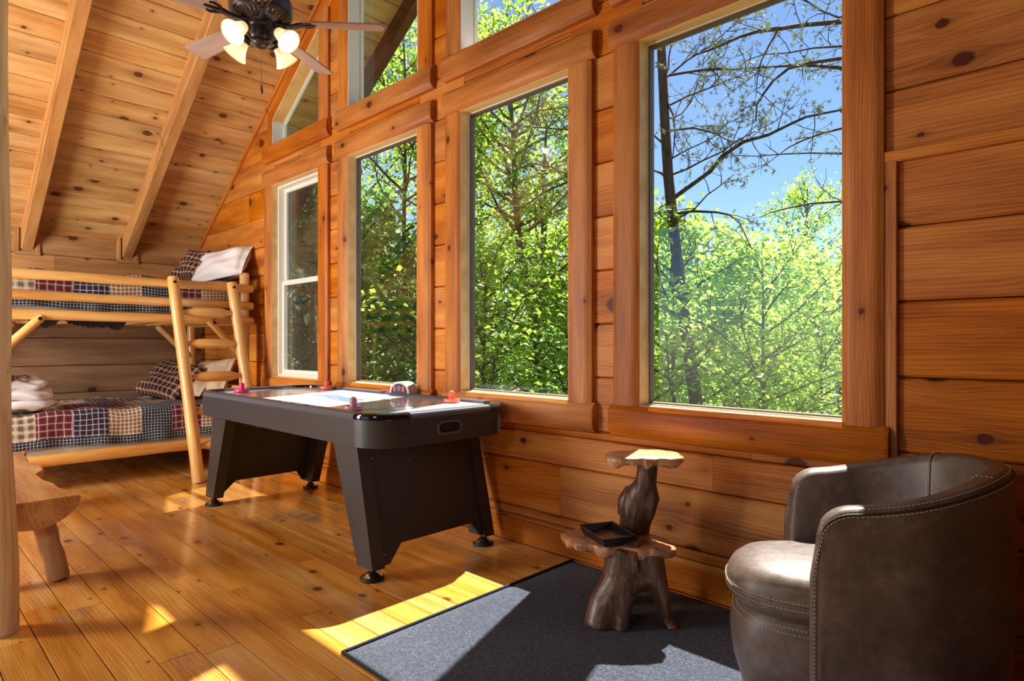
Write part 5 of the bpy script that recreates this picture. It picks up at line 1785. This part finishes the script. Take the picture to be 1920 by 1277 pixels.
# pines: bare boughs with sparse needle tufts across the largest window
def pine(name, trunk_px, D, r0, boughs, label, seed, extra_left=0, tuft=1.0):
    T = Tree(seed)
    r = T.r
    base = sight(*trunk_px[-1], D)
    gz = ground_z(base.x, base.y)
    pts = [sight(x, y, D) for x, y in trunk_px] + [Vector((base.x, base.y, gz-0.3))]
    n = len(pts)
    o0 = Vector((base.x, base.y, gz))
    T.path([p-o0 for p in pts], [r0*(0.5+0.5*i/(n-1)) for i in range(n)])
    tips = []
    def twigs(path, rad, dens):
        P = [np.array(p, float) for p in path]
        seglen = [np.linalg.norm(b-a) for a, b in zip(P[:-1], P[1:])]
        tot = sum(seglen)
        m_ = max(2, int(tot*dens))
        for k in range(m_):
            s_ = (0.15 + 0.85*(k+r.uniform(0,1))/m_)*tot
            i = 0
            while i < len(seglen)-1 and s_ > seglen[i]: s_ -= seglen[i]; i += 1
            p = P[i] + (P[i+1]-P[i])*min(1, s_/seglen[i])
            d = (P[i+1]-P[i])/seglen[i] + r.normal(0, 0.75, 3)
            tl, dd = T.limb(p, d, r.uniform(0.25,0.75), 0.007, 4, 0.01, 0.22, 0.4)
            for q in tl[2:]:
                if r.uniform() < 0.60*tuft: tips.append(q)
            for w in range(2):
                t2, _ = T.limb(tl[2], dd + r.normal(0,0.8,3), r.uniform(0.12,0.35), 0.004, 2, 0.0, 0.2, 0.5)
                if r.uniform() < 0.7*tuft: tips.append(t2[-1])
    for spec in boughs:
        pl, dz, rad, dens = spec
        pts_ = [sight(x, y, D + dz*(i/(len(pl)-1))) - o0 for i, (x, y) in enumerate(pl)]
        T.path([list(p) for p in pts_], [rad*(1-0.7*i/(len(pl)-1)) for i in range(len(pl))])
        twigs(pts_, rad, dens)
    for k in range(extra_left):
        s_ = k/extra_left
        i = int(s_*(n-3)); p = pts[i].lerp(pts[i+1], s_*(n-3)-i) - o0
        az = k*2.39
        tl, _ = T.limb(p, (math.cos(az), math.sin(az), 0.15), r.uniform(0.7,1.9), 0.016, 6, 0.03, 0.16)
        twigs(tl, 0.012, 4.0)
    T.anch = tips
    e = empty(name, o0)
    tag(e, label, 'tree')
    obj('trunk', T.wood_mesh('trunk', M['bark_dark']), e)
    # needle tufts
    A = np.array(tips); A = np.concatenate([A, A + r.normal(0, 0.05, A.shape), A + r.normal(0, 0.08, A.shape)]); per = 16
    C = np.repeat(A, per, 0)
    nn = len(C)
    Dv = r.normal(0, 1, (nn, 3)); Dv[:, 2] += 0.3; Dv /= np.linalg.norm(Dv, axis=1)[:, None]
    S = np.cross(Dv, r.normal(0, 1, (nn, 3))); S /= np.linalg.norm(S, axis=1)[:, None]
    L = r.uniform(0.02, 0.048, (nn, 1)); w = 0.004
    V = np.stack([C-S*w*0.4, C+Dv*L-S*w, C+Dv*L*1.05+S*w, C+S*w*0.4], 1).reshape(-1, 3)
    fo = obj('needles', np_mesh('needles', V, np.arange(nn*4).reshape(-1, 4), M['needle']), e)
    fo['kind'] = 'stuff'
    return e
pine('pine_tree', [(1232,-260),(1236,-80),(1240,90),(1246,220),(1253,330),(1263,430),(1278,560),(1290,650),(1302,730),(1310,800)], 9.0, 0.105, [
    ([(1262,372),(1331,322),(1354,293),(1394,266),(1440,253),(1479,234),(1512,219),(1573,207),(1640,200)], -1.2, 0.034, 5),
    ([(1266,401),(1299,396),(1345,398),(1368,403),(1387,418),(1410,468)], -0.8, 0.024, 3),
    ([(1256,141),(1322,130),(1374,130),(1420,127)], -0.6, 0.020, 7),
    ([(1250,200),(1290,180),(1328,166),(1368,150),(1400,140)], 0.5, 0.018, 7),
    ([(1244,150),(1290,112),(1330,88),(1360,60),(1400,30)], 0.7, 0.018, 7),
    ([(1252,245),(1300,240),(1340,250),(1370,266),(1400,262)], -0.5, 0.016, 6),
    ([(1254,300),(1290,280),(1330,262),(1365,240)], 0.6, 0.016, 6),
    ([(1258,340),(1240,325),(1222,318),(1200,316)], -0.3, 0.022, 3),
    ([(1250,190),(1262,215),(1266,250),(1262,290),(1256,320)], -0.4, 0.016, 2),
    ], 'gnarled pine trunk with bare boughs on the left of the largest window', 71, extra_left=16, tuft=0.9)
pine('pine_tree', [(1800,-500),(1790,-200),(1780,100),(1775,300),(1770,500),(1765,700)], 8.2, 0.12, [
    ([(1785,10),(1680,28),(1573,41),(1512,46),(1460,54),(1420,59),(1387,69),(1354,84),(1328,95),(1299,104)], 0.9, 0.040, 5),
    ([(1785,150),(1690,140),(1573,127),(1529,123),(1486,123),(1420,127),(1374,130)], 0.8, 0.034, 3),
    ([(1785,85),(1680,95),(1573,110),(1519,118),(1479,128),(1450,151),(1430,178),(1419,197),(1417,227)], 0.6, 0.032, 3),
    ([(1780,200),(1680,222),(1573,242),(1542,250),(1506,263),(1479,276),(1466,286)], 0.5, 0.022, 4),
    ([(1780,286),(1680,290),(1573,288),(1519,287),(1466,289),(1420,293),(1374,291)], 0.5, 0.017, 1.2),
    ([(1780,400),(1680,385),(1573,378),(1519,382),(1479,390),(1447,398),(1424,408)], 0.6, 0.020, 1.2),
    ([(1780,60),(1680,78),(1573,87),(1525,90),(1479,99),(1433,102),(1400,113)], 1.0, 0.020, 5),
    ([(1460,54),(1440,89),(1427,115),(1420,145),(1417,184)], 0.3, 0.014, 3),
    ([(1780,-40),(1680,0),(1573,33),(1540,20),(1510,0),(1480,-20)], 0.3, 0.020, 4),
    ], 'pine reaching bare boughs in from the right of the largest window', 83, extra_left=0, tuft=0.75)
# pine bough crossing the third window
pine('pine_tree', [(1190,-200),(1186,60),(1184,240),(1182,420),(1180,600)], 8.6, 0.10, [
    ([(1184,340),(1130,330),(1062,342),(1020,360),(990,382),(960,398)], 0.8, 0.026, 7),
    ([(1184,320),(1120,322),(1062,326),(1030,312),(1000,306),(960,322)], 0.6, 0.02, 8),
    ([(1184,520),(1120,500),(1066,494),(1035,520),(1010,545),(985,560)], 0.4, 0.03, 7),
    ([(1184,250),(1120,245),(1062,243),(1020,240),(980,236),(950,230)], 0.7, 0.018, 9),
    ([(1184,180),(1120,186),(1062,200),(1020,206),(990,216)], 0.6, 0.018, 9),
    ([(1184,470),(1120,476),(1064,480),(1020,486),(985,478),(950,486)], 0.8, 0.018, 8),
    ], 'pine with grey-green tufted boughs in the third tall window', 97, extra_left=0, tuft=1.0)

# wooded slope and far hazy hill
M['forest_floor'] = simple('forest_floor', srgb(92,104,56), 0.95, 0.3, 3)
nx_, ny_ = 50, 40
v = []
for i in range(nx_+1):
    for j in range(ny_+1):
        x = -60 + 110*i/nx_; y = 2.9 + 62*(j/ny_)**1.6
        v.append((x, y, ground_z(x, y)))
gr = MB().add(v, grid_faces(nx_+1, ny_+1)).build('ground', M['forest_floor'], None, 180)
tag(gr, 'green woodland slope falling away outside the cabin', 'ground', kind='structure')
t = NT('hazy_forest')
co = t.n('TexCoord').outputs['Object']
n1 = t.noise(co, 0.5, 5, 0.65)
M['hazy_forest'] = t.done(t.bsdf(t.ramp(n1, [(0.35, srgb(86,116,96)), (0.6, srgb(138,166,136))]), 1.0, t.bump(n1, 1.0, 2.0)))  # aerial haze put into the pale bluish green base colour
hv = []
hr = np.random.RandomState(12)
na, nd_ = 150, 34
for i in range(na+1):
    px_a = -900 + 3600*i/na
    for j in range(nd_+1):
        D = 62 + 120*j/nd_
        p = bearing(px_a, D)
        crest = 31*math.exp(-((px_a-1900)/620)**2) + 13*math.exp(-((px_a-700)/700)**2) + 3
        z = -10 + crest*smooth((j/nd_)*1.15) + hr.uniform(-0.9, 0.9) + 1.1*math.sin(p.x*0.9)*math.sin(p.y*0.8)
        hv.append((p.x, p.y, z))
hl = MB().add(hv, [tuple(reversed(q)) for q in grid_faces(na+1, nd_+1)]).build('hill', M['hazy_forest'], None, 180)
tag(hl, 'hazy forested hill far behind the trees', 'hill', kind='structure')
